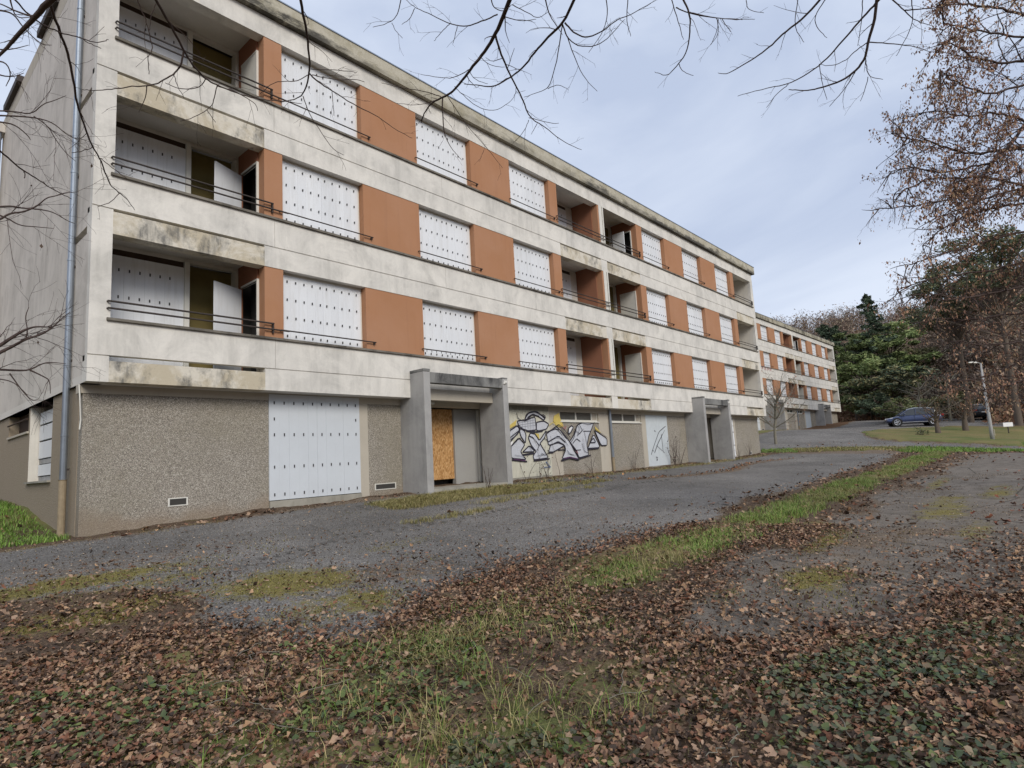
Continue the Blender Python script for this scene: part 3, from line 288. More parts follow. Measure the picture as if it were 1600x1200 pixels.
# ---------------------------------------------------------------- terrain
CPa=np.array(CP)
def phi(r2): return 0.5*r2*np.log(r2+1e-9)
n_=len(CPa); d2_=((CPa[:,None,:2]-CPa[None,:,:2])**2).sum(-1)
A_=np.zeros((n_+3,n_+3)); A_[:n_,:n_]=phi(d2_)+np.eye(n_)*.5; A_[:n_,n_]=1; A_[:n_,n_+1:]=CPa[:,:2]; A_[n_:,:n_]=A_[:n_,n_:].T
W_=np.linalg.solve(A_,np.concatenate([CPa[:,2],[0,0,0]]))
def near(x,y):
    r2=(x[...,None]-CPa[:,0])**2+(y[...,None]-CPa[:,1])**2
    return phi(r2)@W_[:n_]+W_[n_]+W_[n_+1]*x+W_[n_+2]*y
_g=np.random.default_rng(3); _fr=_g.normal(size=(40,2)); _ph=_g.uniform(0,6.28,40)
def wob(x,y,s,k0=0,k=10):
    r=0
    for i in range(k0,k0+k): r=r+np.sin((x*_fr[i%40,0]+y*_fr[i%40,1])*s+_ph[i%40])
    return r/math.sqrt(k)
def sst(a,b,x): t=np.clip((x-a)/(b-a),0,1); return t*t*(3-2*t)
def gz(x,y):
    x=np.asarray(x,float);y=np.asarray(y,float)
    xc=np.clip(x,-10,95);yc=np.clip(y,-10,34)
    z=near(xc,yc)
    r=np.hypot(x,y); a=np.degrees(np.arctan2(x,y))
    r0=96-30*sst(84.5,89.5,a)
    h=np.maximum(r-r0,0)
    hill=.36*h*sst(0,25,h); hill=np.where(hill>23,23+(hill-23)*.06,hill)+sst(0,60,h)*wob(x,y,.05,0,8)*1.6
    back=np.maximum(y-40,0)*.15*(x<60)
    return z+hill+back+.008*wob(x,y,2.3,5,10)*sst(2,6,r)
def gz1(x,y): return float(gz(np.array([x]),np.array([y]))[0])
def poly_sd(x,y,P):
    """signed distance to polygon, positive inside"""
    P=np.array(P,float); d=np.full(x.shape,1e9); ins=np.zeros(x.shape,bool)
    for i in range(len(P)):
        a=P[i];b=P[(i+1)%len(P)]; e=b-a; t=np.clip(((x-a[0])*e[0]+(y-a[1])*e[1])/(e@e),0,1)
        d=np.minimum(d,np.hypot(x-a[0]-t*e[0],y-a[1]-t*e[1]))
        c=((a[1]>y)!=(b[1]>y)); xi=a[0]+(y-a[1])*e[0]/(e[1] if e[1] else 1e-9); ins^=c&(x<xi)
    return np.where(ins,d,-d)
YARD=[(-4,9.4),(0,8.9),(1.3,8.7),(2.8,7.7),(2.6,6.4),(2.6,5.2),(3.2,4.55),(4.7,4.85),(8.4,4.7),(15,5.05),(22.5,5.1),(31,5.2),(36,5.6),(39,6.6),(37.5,9.5),(36.5,11.6),(34,12.1),(14,12.25),(2.8,12.35),(-.5,12.3),(-5,11.9)]
SLAB=[(4.1,3.0),(4.5,2.3),(5.2,1.5),(6.6,.6),(8.6,-.6),(12,-3),(30,-4),(36,.5),(33,2.6),(20,3.0),(11,3.0),(7.6,3.15),(5.2,3.1)]
ROAD=[(38,14.2),(44,16),(52,17),(88,17.3),(92,13),(80,4),(84,-6),(75,-8),(66,-4),(63.6,3.3),(62.7,6.1),(60.6,8.3),(57,10.2),(52,10.3),(48.6,9.3),(45.4,8.3),(44.2,6),(44.5,2.6),(45.5,-3),(41.5,-3),(41.8,4.5),(40.6,9)]
def fields(x,y):
    w1=.18*wob(x,y,1.6,0,12)+.07*wob(x,y,6,3,12)
    yd=poly_sd(x,y,YARD)+w1; sl=poly_sd(x,y,SLAB)+w1*1.6; rd=poly_sd(x,y,ROAD)+w1*.6
    asph=np.clip(.5+2.4*np.maximum(np.maximum(yd,sl),rd),0,1)
    p=wob(x,y,.9,7,10); q=wob(x,y,2.7,13,12)
    # moss: yard left, by the wall, slab patches
    moss=np.zeros_like(x)
    def spot(cx,cy,rx,ry,k=1.): return k*np.exp(-(((x-cx)/rx)**2+((y-cy)/ry)**2))
    for s in ((1.2,8.9,2.2,.5),(3.7,6.9,1.0,.9,.9),(.2,10.6,1.5,.8,.5),(2.6,8.2,1.2,.5,.6),(3.6,5.6,1.2,.7,.75),(2.0,7.3,1.0,.6,.9),(5.5,7.6,1.6,.4,.45),(-1.5,9.9,2,.6,.8),(3.3,12.2,4,.3,.45),(9.8,10.9,1.9,.9,.8),(13.6,11.4,2.2,.5,.9),(11.2,10.0,1.6,.5,.6),(13,9.6,1.6,.35,.6),(14,1.6,2.8,.6,.8),(17,.9,2.5,.45,.8),(7,2.0,1.0,.5,.7),(9.5,2.5,1.5,.25,.7),(11,.9,2,.35,.6),(6,2.6,.8,.25,.7),(19,2.2,3,.3,.7),(25,11.8,8,.5,.8),(9,6.2,1.2,.4,.2)): moss=np.maximum(moss,spot(*s))
    moss=np.clip(moss+.22*q*moss+.1*p*moss,0,1)
    # dirt / leaf debris tint on paving
    dirt=np.clip(.95-np.maximum(np.maximum(yd*1.6,sl),rd*1.5)*1.5,0,1)*(asph>.1)
    dirt=np.maximum(dirt,spot(4.6,6.3,1.8,1.1,.62)); dirt=np.maximum(dirt,spot(2.5,9.7,4.2,1.6,.55)); dirt=np.maximum(dirt,.30*(yd>0)*(1-sst(9,14,x))); dirt=np.maximum(dirt,spot(7.5,2.2,2,.8,.6))
    dirt=np.maximum(dirt,np.exp(-((y-12.3)/.35)**2)*.95*(x<38)); dirt=np.maximum(dirt,.85*np.exp(-((y-9.6-.5*np.sin(x*.5))/.45)**2)*sst(15,18,x)*(1-sst(31,34,x)))
    dirt=np.maximum(dirt,(sl>0)*(.28+.3*np.clip(q,-1,1)+.2*np.clip(p,-1,1))); dirt=np.maximum(dirt,sst(34,37,x)*(rd<.1)*.8)
    # a dark crack / joint running along the yard
    crack=np.exp(-((y-(8.55+.06*(x-6)+.12*np.sin(x*1.3)))/.03)**2)*(x>4)*(x<34)
    # greenness of the soil areas
    gr=spot(-.5,16,5,3.2,1.2)+sst(36.5,38,x)*(1-sst(41,43,x))*.7+sst(41,44,x)*(rd<0)*.9+np.exp(-((y-3.9)/.6)**2)*.7*(x<42)
    gr=np.maximum(gr,np.clip(.42+.35*wob(x,y,1.5,17,12),0,.85)*(np.hypot(x,y)<12)); gr=np.clip(gr+.2*q,0,1)
    rust=sst(60,66,np.hypot(x,y))*(rd<0); 
    return asph,moss,np.clip(dirt,0,1),gr,yd,sl,rd,crack,rust
# polar grid, fine in front of the camera and coarse all round
ang=np.concatenate([np.arange(-30,112,.27),np.arange(112,330,4.)]); ang=np.radians(np.concatenate([ang,[330]]))
rad=np.concatenate([[.0,.4,.8],1.2*1.0145**np.arange(0,300)]); rad=rad[rad<85]
rad=np.concatenate([rad,np.arange(rad[-1]+1.5,200,2.5),np.array([210,230,260,300,360,450,600,900])])
Rg,Ag=np.meshgrid(rad,ang,indexing='ij'); GX=Rg*np.sin(Ag); GY=Rg*np.cos(Ag)
GZ=gz(GX,GY); asph,moss,dirt,grn,yd,sl,rd,crack,rust=fields(GX,GY)
nr,na=GX.shape
soil=(1-asph)
GZ=GZ+soil*(.018*wob(GX,GY,5,2,14)+.01*wob(GX,GY,13,9,14))*(Rg<50)-crack*.012+soil*.02
GZ=np.where(np.maximum(sl,yd)>.0,GZ+.006*wob(GX,GY,3.1,11,12),GZ)
# island kerb
isl=sst(0,.25,-rd)*(GX>44)*(GX<65)*(GY<10.5)*(GY>1); GZ=GZ+.13*isl
V=np.stack([GX,GY,GZ],-1).reshape(-1,3)
ii=np.arange(nr*na).reshape(nr,na)
q=np.stack([ii[:-1,:-1],ii[:-1,1:],ii[1:,1:],ii[1:,:-1]],-1)
q=np.concatenate([q.reshape(-1,4)])
cls=np.zeros(nr*na,int); cls[(yd.ravel()>-.12)]=1; cls[(sl.ravel()>-.12)]=2; cls[(rd.ravel()>-.1)]=3
fc=cls[q[:,2]]
def ground_mat():
    m=MT('weathered_ground',.95,.2)
    a=m.attr('mask'); s=m.t.nodes.new('ShaderNodeSeparateColor'); m.lk(a.outputs['Color'],s.inputs[0]); A,Mo,Di=s.outputs; Gr=a.outputs['Alpha']
    b=m.attr('mask2'); s2=m.t.nodes.new('ShaderNodeSeparateColor'); m.lk(b.outputs['Color'],s2.inputs[0]); Cr,Ru,Old=s2.outputs
    # asphalt
    v=m.t.nodes.new('ShaderNodeTexVoronoi'); v.inputs['Scale'].default_value=85; m.lk(m.pos,v.inputs['Vector'])
    g=m.t.nodes.new('ShaderNodeSeparateColor'); m.lk(v.outputs['Color'],g.inputs[0])
    agg=m.ramp(g.outputs[0],[(0,.10),(.5,.175),(.8,.225),(.94,.32),(1,.50)])
    lg=m.ramp(m.noise(.35,detail=8,rough=.7),[(.35,.62),(.65,1.05)])
    asp=m.mix(1,agg,lg,'MULTIPLY'); asp=m.mix(1,asp,(1.0,.94,.87),'MULTIPLY')
    oldc=m.mix(m.ramp(m.noise(3,detail=8,rough=.75),[(.35,0),(.65,1)]),(.095,.078,.06),(.235,.20,.165))
    asp=m.mix(m.math('MULTIPLY',Old,.75),asp,oldc)
    ck=m.vor(.33,m.mapv((1,1.3,1)),feat='DISTANCE_TO_EDGE'); ckm=m.math('MULTIPLY',m.ramp(m.math('ADD',ck,m.math('MULTIPLY',m.math('SUBTRACT',m.noise(5,detail=4),.5),.03)),[(0,1),(.012,0)]),m.math('ADD',m.math('MULTIPLY',Old,.4),.35))
    asp=m.mix(m.math('MAXIMUM',ckm,m.math('MULTIPLY',Cr,.8)),asp,(.03,.027,.022))
    # debris
    dn=m.noise(7,detail=8,rough=.75); dd=m.math('ADD',m.math('MULTIPLY',Di,1.0),m.math('MULTIPLY',m.math('SUBTRACT',dn,.5),1.6))
    deb=m.mix(m.ramp(m.noise(34,detail=7,rough=.8),[(.38,0),(.62,1)]),(.035,.025,.015),(.27,.20,.14))
    c=m.mix(m.ramp(dd,[(.48,0),(.75,.88)]),asp,deb)
    # soil & old leaves
    so_=m.ramp(m.noise(42,detail=8,rough=.82),[(.34,(.015,.011,.008)),(.48,(.075,.05,.033)),(.58,(.17,.115,.075)),(.68,(.32,.24,.17))])
    gn=m.math('ADD',Gr,m.math('MULTIPLY',m.math('SUBTRACT',m.noise(4,detail=8,rough=.75),.5),1.3))
    gc=m.mix(m.noise(45,detail=5,rough=.7),(.035,.06,.012),(.17,.19,.06)); gc=m.mix(m.ramp(m.noise(.45,detail=5),[(.35,0),(.65,1)]),gc,m.mix(m.noise(50,detail=4),(.12,.095,.035),(.28,.22,.10)))
    so_=m.mix(m.ramp(gn,[(.4,0),(.7,.95)]),so_,gc)
    ru=m.mix(m.noise(1.5,detail=8,rough=.75),(.075,.035,.02),(.18,.095,.055)); so_=m.mix(m.math('MULTIPLY',Ru,.9),so_,ru)
    as_=m.math('ADD',A,m.math('MULTIPLY',m.math('SUBTRACT',m.noise(11,detail=7,rough=.75),.5),.9))
    c=m.mix(m.ramp(as_,[(.45,0),(.55,1)]),so_,c)
    # moss
    mm=m.math('ADD',Mo,m.math('MULTIPLY',m.math('SUBTRACT',m.noise(7,detail=10,rough=.9),.5),2.6))
    mc=m.mix(m.ramp(m.noise(50,detail=6,rough=.8),[(.35,0),(.62,1)]),(.05,.045,.008),(.30,.25,.07))
    c=m.mix(m.ramp(mm,[(.5,0),(.72,.9)]),c,mc)
    m.col(c)
    h=m.math('ADD',m.math('MULTIPLY',g.outputs[0],.25),m.noise(30,detail=6,rough=.7)); m.bump(h,.55,.02); return m.m
M['ground']=ground_mat()
mask=np.stack([asph,moss,dirt,grn],-1).reshape(-1,4); old=(sl>-.3)*1.0
mask2=np.stack([crack,rust,old,np.ones_like(crack)],-1).reshape(-1,4)
for k,nm in enumerate(('ground','asphalt_yard','old_pavement','road')):
    fs=q[fc==k]
    if k==0: fs=fs
    u,inv=np.unique(fs,return_inverse=True)
    o=np_mesh(nm,V[u],inv.reshape(-1,4)[:,::-1],M['ground'],cols={'mask':mask[u],'mask2':mask2[u]},smooth=True); tag(o,kind='structure')
# close the fan gap behind (polar start) - tiny disc already covered by r=0 ring

# ---------------------------------------------------------------- apartment buildings
BX,BY,BZ=2.866,12.3015,-.87
ST=2.75
PX={2:6.07,3:6.502,4:8.689,5:10.541,6:12.713,7:14.549,8:16.70,9:17.169,10:19.878,11:20.302,12:22.952,13:23.439,14:25.551,15:27.43,16:29.56,17:31.402,18:33.504,19:33.98,20:36.68,21:37.058}
PX={k:v-BX for k,v in PX.items()}; PX[0]=0; PX[1]=.33
DEP=1.25
def mesh_obj(mb,name,mats,parent,loc=None,bevel=0): return mb.build(name,mats,parent,loc=loc,bevel=bevel)
def copy_parts(src,parent,loc):
    c=src.copy(); sc.collection.objects.link(c); c.parent=parent; c.location=loc
    for ch in src.children:
        d=ch.copy(); sc.collection.objects.link(d); d.parent=c
    return c
def make_window(root,wd,ht,detail,loc):
    """frame with folding white steel shutters; local origin at sill, left front corner"""
    f=MB(); d=.20
    f.box(0,.05,d,d+.06,0,ht).box(wd-.05,wd,d,d+.06,0,ht).box(.05,wd-.05,d,d+.06,ht-.05,ht).box(.05,wd-.05,d,d+.06,0,.03)
    w_=f.build('window',M['offwhite'],root,loc=loc)
    n=10; pw=(wd-.10)/n
    if detail:
        for i in range(n):
            p=MB(); a=.05+i*pw; z0=.03; k=.004 if i%2 else 0
            e_=.0008 if i!=4 else .003; p.add([(a+.0008,d-.02+k,z0),(a+pw-e_,d-.02+.004-k,z0),(a+pw-e_,d-.02+.004-k,ht-.055),(a+.0008,d-.02+k,ht-.055),(a+.0008,d+.04,z0),(a+pw-e_,d+.04,z0),(a+pw-e_,d+.04,ht-.055),(a+.0008,d+.04,ht-.055)],
                 [(0,1,2,3),(5,4,7,6),(4,0,3,7),(1,5,6,2),(3,2,6,7),(4,5,1,0)])
            p.build('shutter_panel',M['white'],w_)
    else:
        for h in (0,1):
            p=MB()
            for i in range(5):
                a=.05+(h*5+i)*pw; p.box(a+.0008,a+pw-.0008,d-.02+(i%2)*.002,d+.04,.03,ht-.055)
            p.build('shutter_leaf',M['white'],w_)
    v=MB()
    for r in range(4):
        z=ht-.20-r*(ht-.30)/3.05
        for i in range(n):
            a=.05+(i+.5)*pw+(.03 if i<5 else -.03)*(.6)
            v.add([(a-.014,d-.03,z-.028),(a+.014,d-.042,z-.022),(a+.014,d-.042,z+.03),(a-.014,d-.03,z+.024),(a,d-.02,z-.03),(a,d-.02,z+.03)],[(0,1,2,3),(3,2,5),(0,4,1)])
    v.build('vent_slots',M['slot'],w_)['kind']='stuff'
    return w_
def niche_window(root,x0,x1,y,z0,z1,mirror=False):
    pass
def building(ox,oy,oz,rz,label,first,detail):
    root=empty('apartment_building',(ox,oy,oz),rz); tag(root,label,'building','apartment blocks of the estate')
    off=(0,0,BZ)
    def mk(): return MB(off)
    def P(mb,name,mat,bevel=0): return mb.build(name,mat,root,bevel=bevel)
    LEN=PX[21]; W=9.9
    zb,G1,S1,L1=1.794,2.275,2.907,4.548
    # --- bands: slab edge (lower), groove, parapet (upper), per storey
    for s in range(3):
        z=s*ST
        bal=[(PX[1],PX[2]),(PX[9],PX[10]),(PX[11],PX[12]),(PX[19],PX[20])]
        lo=mk(); 
        segs=[]; x=0
        for a,b in bal: segs.append((x,a)); x=b
        segs.append((x,LEN))
        for a,b in segs: lo.box(a,b,0,.28,zb+z,G1-.02+z).box(a,b,.02,.28,G1-.02+z,G1+.004+z)
        P(lo,'lintel_band',M['cream'])
        for a,b in bal:
            e=mk(); e.box(a,b,0,.28,zb+z,G1-(.10 if s==0 else .055)+z); 
            # ragged spalled top edge
            P(e,'balcony_slab_edge',M['slabedge'])
            if s>=0:
                fl=mk().box(a,b,.282,DEP-.002,G1-.18+z,G1-.10+z); P(fl,'balcony_floor',M['soffit'])
        up=mk(); 
        js=[0,PX[3]-.2,PX[5]+.9,PX[7]+1,(PX[10]+PX[11])/2,PX[12]+.25,PX[14]+1,PX[17]+1,LEN]
        for a,b in zip(js[:-1],js[1:]): 
            p=mk().box(a+(0 if a==0 else .004),b-(0 if b==LEN else .004),0,.16,G1+.004+z,S1+z); P(p,'parapet_panel',M['cream'])
        sl_=mk().box(PX[1]-.06,LEN-.28,-.05,.20,S1+.002+z,S1+.05+z); P(sl_,'sill',M['sill'])
    # --- top lintel, fascia, roof
    z=3*ST
    a=mk().box(0,LEN,0,.28,zb+z,zb+z+.52); P(a,'top_lintel_band',M['cream'])
    fs=[-.06,8.2,15.1,20.9,27.4,33.2,LEN+.22] if first else [-.06,LEN+.22]
    for i,(x0,x1) in enumerate(zip(fs[:-1],fs[1:])):
        f=mk(); f.box(x0+.006,x1-.006,-.14,.06,zb+z+.525+(.0 if i%2 else .012),zb+z+.97); P(f,'fascia_panel',M['fascia'] if first else M['fascia_far'])
    P(mk().box(0,LEN,.062,W,zb+z+.525,zb+z+.93),'roof_slab',M['beam'])
    P(mk().box(-.07,LEN+.23,-.16,.10,zb+z+.972,zb+z+1.0),'roof_flashing',M['zinc'])
    # --- storey contents
    s0=S1+.05
    for s in range(3):
        z=s*ST; zt=zb+(s+1)*ST; zs=s0+z
        for (i,j) in ((2,3),(8,9),(12,13),(18,19)):
            P(mk().box(PX[i],PX[j],.012,.283,zs,zt-.002),'pier',M['terra'])
        for (i,j) in ((4,5),(6,7),(14,15),(16,17)):
            P(mk().box(PX[i],PX[j],.012,.35,zs,zt-.002),'wall_panel',M['terra'])
        # reveals left of windows are the pier sides themselves
        for k,i in enumerate((3,5,7,13,15,17)):
            det=detail and i==3
            key=('d' if det else 'f')
            wd=PX[i+1]-PX[i]; ht=zt-.002-zs
            kk=(key,round(wd,2))
            if kk in WPROTO: w_=copy_parts(WPROTO[kk],root,(PX[i],0,zs-BZ))
            else: w_=make_window(root,wd,ht,det,(PX[i],0,zs-BZ)); WPROTO[kk]=w_
            # rail
            r=mk(); zr=3.14+z; a0,a1=PX[i]-.08,PX[i+1]+.24
            if s<1 or True:
                r.tube([(a0,.0,zr),(a0,-.045,zr),(a1,-.045,zr),(a1,.012,zr)],.016,6)
                r.box(a1-.05,a1-.03,-.045,.02,zr-.06,zr)
            if s==0 and i in (5,7): # comb of short hooks under the lowest rails
                for t in np.linspace(a0+.12,a1-.45,12): r.box(t,t+.012,-.05,-.04,zr-.07,zr-.01)
            P(r,'window_rail',M['rail'])
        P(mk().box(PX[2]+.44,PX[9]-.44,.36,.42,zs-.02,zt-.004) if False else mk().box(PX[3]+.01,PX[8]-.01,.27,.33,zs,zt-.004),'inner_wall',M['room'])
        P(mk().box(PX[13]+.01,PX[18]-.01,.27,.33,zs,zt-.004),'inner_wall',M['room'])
        # rails of balconies
        for (a,b) in ((PX[1]-.05,PX[3]-.25),(PX[9]-.12,PX[12]+.12),(PX[19]-.1,PX[20]+.0)):
            r=mk()
            for q_ in (3.26,3.13): r.tube([(a,.0,q_+z),(a,-.05,q_+z),(b,-.05,q_+z),(b,.01,q_+z)],.019,6)
            r.box(b-.03,b,-.05,.015,3.05+z,3.28+z)
            if a<PX[1]: r.tube([(PX[2]-.4,-.05,3.13+z),(PX[3]+.1,-.05,3.13+z)],.018,6)
            P(r,'balcony_rail',M['rail'])
        # ---- balcony niches
        zf=G1-.10+z   # floor
        ceil=mk()
        for (a,b) in ((PX[1],PX[2]),(PX[9],PX[10]),(PX[11],PX[12]),(PX[19],PX[20])):
            c=mk().box(a+.001,b-.001,.282,DEP+.2,zt+.25,zt+.29); P(c,'balcony_ceiling',M['soffit'])
        zc=zt+.248
        def back(a,b,kind):
            y=DEP; zt=zc
            if kind=='shut_left' :     # shutter, post, olive opening, door leaf
                w1=.60*(b-a)
                P(mk().box(a,a+.16,y,y+.06,zf,zt),'jamb',M['niche'])
                P(mk().box(a+.16,a+w1-.05,y+.02,y+.10,zt-.22,zt-.09),'lintel_board',M['dark'])
                P(mk().box(a,b,y+.02,y+.14,zt-.09,zt),'back_wall_head',M['soffit'])
                n=8; pw=(w1-.21)/n
                for i in range(n):
                    x=a+.16+i*pw; P(mk().box(x+.0008,x+pw-.0008,y-.01+(i%2)*.002,y+.03,zf+.02,zt-.222),'shutter_panel',M['white'])
                v=mk()
                for r_ in range(4):
                    for i in range(1,n-1): v.box(a+.16+(i+.5)*pw-.012,a+.16+(i+.5)*pw+.012,y-.022,y-.011,zt-.52-r_*.56-.03,zt-.52-r_*.56+.03)
                P(v,'vent_slots',M['slot'])['kind']='stuff'
                P(mk().box(a+w1-.05,a+w1+.05,y-.06,y+.08,zf,zt-.09),'post',M['offwhite'])
                P(mk().box(a+w1+.05,b,y+.22,y+.28,zf,zt-.09),'recess_wall',M['olive'])
                P(mk().box(b-.10,b-.002,y-.02,y+.21,zf,zt-.09),'post',M['offwhite'])
            elif kind=='olive':
                P(mk().box(a,b,y+.02,y+.14,zt-.09,zt),'back_wall_head',M['soffit'])
                P(mk().box(a,b-.12,y+.10,y+.16,zf,zt-.09),'recess_wall',M['olive'])
                P(mk().box(a+.25*(b-a),a+.25*(b-a)+.09,y-.02,y+.08,zf,zt-.09),'post',M['offwhite'])
                P(mk().box(b-.115,b-.002,y,y+.15,zf,zt-.09),'post',M['offwhite'])
            elif kind=='shut_right':
                P(mk().box(a,b,y+.02,y+.14,zt-.09,zt),'back_wall_head',M['soffit'])
                P(mk().box(a,b-.42,y+.02,y+.10,zt-.22,zt-.09),'lintel_board',M['dark'])
                P(mk().box(a,b-.42,y-.01,y+.04,zf,zt-.222),'shutter_leaf',M['white'])
                v=mk()
                for r_ in range(4):
                    for i in range(9): 
                        x=a+.2+i*.22; v.box(x-.014,x+.014,y-.022,y-.011,zt-.52-r_*.56-.03,zt-.52-r_*.56+.03)
                P(v,'vent_slots',M['slot'])['kind']='stuff'
                P(mk().box(b-.42,b-.002,y-.02,y+.12,zf,zt-.092),'back_wall_pier',M['niche'])
            else:
                P(mk().box(a,b,y+.0,y+.12,zf,zt),'back_wall',M['niche'])
        def side(x,door,leaf,stripe=False):
            """terracotta side wall (right hand) with a door; y .30 .. DEP"""
            t=.035; d0,d1=.30,.86+.12; zd=zt-.27
            if door:
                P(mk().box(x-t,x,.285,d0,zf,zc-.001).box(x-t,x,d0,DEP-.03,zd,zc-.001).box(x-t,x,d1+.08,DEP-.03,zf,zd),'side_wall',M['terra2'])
                P(mk().box(x-t-.015,x+.02,d0-.035,d0,zf,zd+.04).box(x-t-.015,x+.02,d0,d1+.08,zd,zd+.04),'door_frame',M['offwhite'])
                P(mk().box(x+.30,x+.32,d0-.02,d1+.3,zf,zt),'doorway_shade',M['room'])  # dark sheet painting the shade seen through the door opening
                if leaf=='open':
                    dm_=mk(); hx,hy=x-.06,d1+.02; ex,ey=x-.78,d1-.30; nx,ny=.014,.032
                    dm_.add([(hx,hy,zf+.03),(ex,ey,zf+.03),(ex-nx,ey+ny,zf+.03),(hx-nx,hy+ny,zf+.03),(hx,hy,zd-.05),(ex,ey,zd-.05),(ex-nx,ey+ny,zd-.05),(hx-nx,hy+ny,zd-.05)],[(3,2,1,0),(4,5,6,7),(0,1,5,4),(1,2,6,5),(2,3,7,6),(3,0,4,7)])
                    P(dm_,'open_door',M['white'])
                if leaf=='half': 
                    P(mk().box(x-.42,x-.38,d0+.1,d1,zf+.03,zd-.05),'open_door',M['white'])
                if leaf=='shut': P(mk().box(x-t-.008,x-t+.02,d0,d1+.08,zf+.03,zd-.002),'closed_door',M['offwhite'])
            else:
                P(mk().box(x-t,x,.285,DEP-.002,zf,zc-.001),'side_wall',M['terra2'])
        P(mk().box(.0,PX[1],.162,DEP+.1,zf,zt-.001),'end_wall_return',M['gable'])
        P(mk().box(.303,PX[1],.283,DEP+.1,zt,zc-.001),'end_wall_return',M['niche']); P(mk().box(PX[20],LEN-.303,.283,DEP+.1,zt,zc-.001),'end_wall_return',M['niche'])
        P(mk().box(0,PX[1],.0,.16,zs-.05,zt-.001),'corner_pier',M['cream'])
        P(mk().box(PX[20],LEN,.0,.16,zs-.05,zt-.001),'corner_pier',M['cream'])
        P(mk().box(PX[20],LEN,.162,DEP+.1,zf,zt-.001),'end_wall_return',M['niche'])
        lf=['open','open','shut'][s]
        back(PX[1],PX[2],'shut_left'); side(PX[2],True,lf)
        back(PX[9],PX[10],'shut_right'); side(PX[10],False,None)
        back(PX[11],PX[12],'olive'); side(PX[12],True,['shut','shut','half'][s])
        back(PX[19],PX[20],'plain')
        P(mk().box(PX[19],PX[19]+.03,.285,DEP-.002,zf,zc-.001),'side_wall',M['niche'])
        # divider front with the two tubes running down
        P(mk().box(PX[10]+.001,PX[11],.012,.281,zs,zt-.002),'divider',M['terra']); P(mk().box(PX[10]+.001,PX[11],.283,DEP-.002,zf,zc-.001),'divider',M['terra'])
        P(mk().box(PX[10]+.10,PX[10]+.30,-.008,.012,S1+.05+z,zt-.002),'divider_strip',M['offwhite'])
        d_=mk(); d_.tube([(PX[10]+.33,-.03,S1+.05+z),(PX[10]+.33,-.03,zt-.002)],.03,8); P(d_,'service_pipe',M['offwhite'])
    # --- soffit under the overhang, ground floor
    P(mk().box(.0,LEN,.282,W-.02,zb-.001,zb+.15) ,'soffit_slab',M['soffit'])
    GF=.45; zt=zb-.003; zg=BZ-.5
    P(mk().box(.0,LEN-.32,GF-.02,GF+.2,zb-.16,zt),'ground_floor_beam',M['beam'])
    def gwall(a,b,z1=zb-.16,z0=zg,mat='pebble',nm='pebbledash_wall'): P(mk().box(a,b,GF,GF+.2,z0,z1-.001),nm,M[mat])
    def X(x): return x-BX
    gwall(.06,X(6.36)); 
    # garage 1
    def garage(a,b,mat,rows=True):
        P(mk().box(a,b,GF-.06,GF+.2,zg,-.575),'door_sill',M['step'])
        n=10; pw=(b-a)/n; g=empty('garage_door',(0,0,0)); g.parent=root
        for i in range(n):
            x=a+i*pw; k=.002*(i%2)
            m_=mk().box(x+.0008,x+pw-(.004 if i==4 else .0008),GF-.03+k,GF+.03,-.56,zt-.02); m_.build('door_panel',mat,g)
        v=mk()
        for r_,z_ in enumerate((1.58,1.22,.87,.16,-.44)):
            for i in range(n):
                if r_==1 and i not in (0,9): continue
                x=a+(i+.5)*pw; v.box(x-.011,x+.011,GF-.044,GF-.031,z_-.032,z_+.032)
        v.build('vent_slots',M['slot'],g)['kind']='stuff'
    garage(X(6.36),X(8.70),M['garage_shade_white'])
    P(mk().box(X(8.703),X(8.95),GF-.015,GF+.2,zg,zb-.162),'pier_post',M['beam'])
    gwall(X(8.953),X(11.0))
    # portal function
    def portal(xl,xr,osb):
        yf=-.55; t=.22; g=empty('entrance_portal',(0,0,0)); g.parent=root
        def Q(mb,name,mat,bevel=.008): return mb.build(name,mat,g,bevel=bevel)
        Q(mk().box(xl,xl+t,yf,GF-.002,zg,2.42),'fin_wall',M['portal']); Q(mk().box(xr-t,xr,yf,GF-.002,zg,2.42),'fin_wall',M['portal'])
        Q(mk().box(xl-.004,xl+t+.004,yf-.004,.0-.002,2.423,2.50),'fin_cap',M['portal_top'])
        Q(mk().box(xr-t-.004,xr+.004,yf-.004,.0-.002,2.423,2.46),'fin_cap',M['portal_top'])
        Q(mk().box(xl+t+.002,xr-t-.002,yf+.01,yf+.22,2.14,2.42),'portal_beam',M['portal_top'])
        Q(mk().box(xl+t+.002,xr-t-.002,-.12,-.02,1.74,2.05),'inner_lintel',M['beam'])
        Q(mk().box(xl+t+.002,xr-t-.002,yf+.0,GF+.8,zg,-.60),'threshold_step',M['step'],0)
        ch=mk(); ch.tube([(xr-.17,yf-.012,2.26),(xr-.13,yf-.016,2.33),(xr-.10,yf-.014,2.28),(xr-.06,yf-.010,2.36)],[.03,.05,.035,.02],6); Q(ch,'spalled_patch',M['offwhite'],0)

        # recess behind
        Q(mk().box(xl+t+.1,xl+t+.7,.1,.2,1.66,1.72),'light_fitting',M['offwhite'],.01)
        return g
    pl,pr_=X(10.0),X(13.24)
    portal(pl,pr_,True)
    gy=GF+.45
    P(mk().box(X(10.6),X(11.36),gy,gy+.15,zg,zb-.162),'recess_wall',M['beam'])
    P(mk().box(X(11.0),X(11.02),GF+.2,gy,zg,zb-.162),'recess_return',M['beam'])
    P(mk().box(X(11.36),X(12.30),gy+.02,gy+.05,-.42,zb-.17),'chipboard_hoarding' if first else 'entrance_door',M['osb'] if first else M['greydoor'])
    P(mk().box(X(11.36),X(12.30),gy+.3,gy+.33,-.6,-.3),'dark_opening',M['room'])
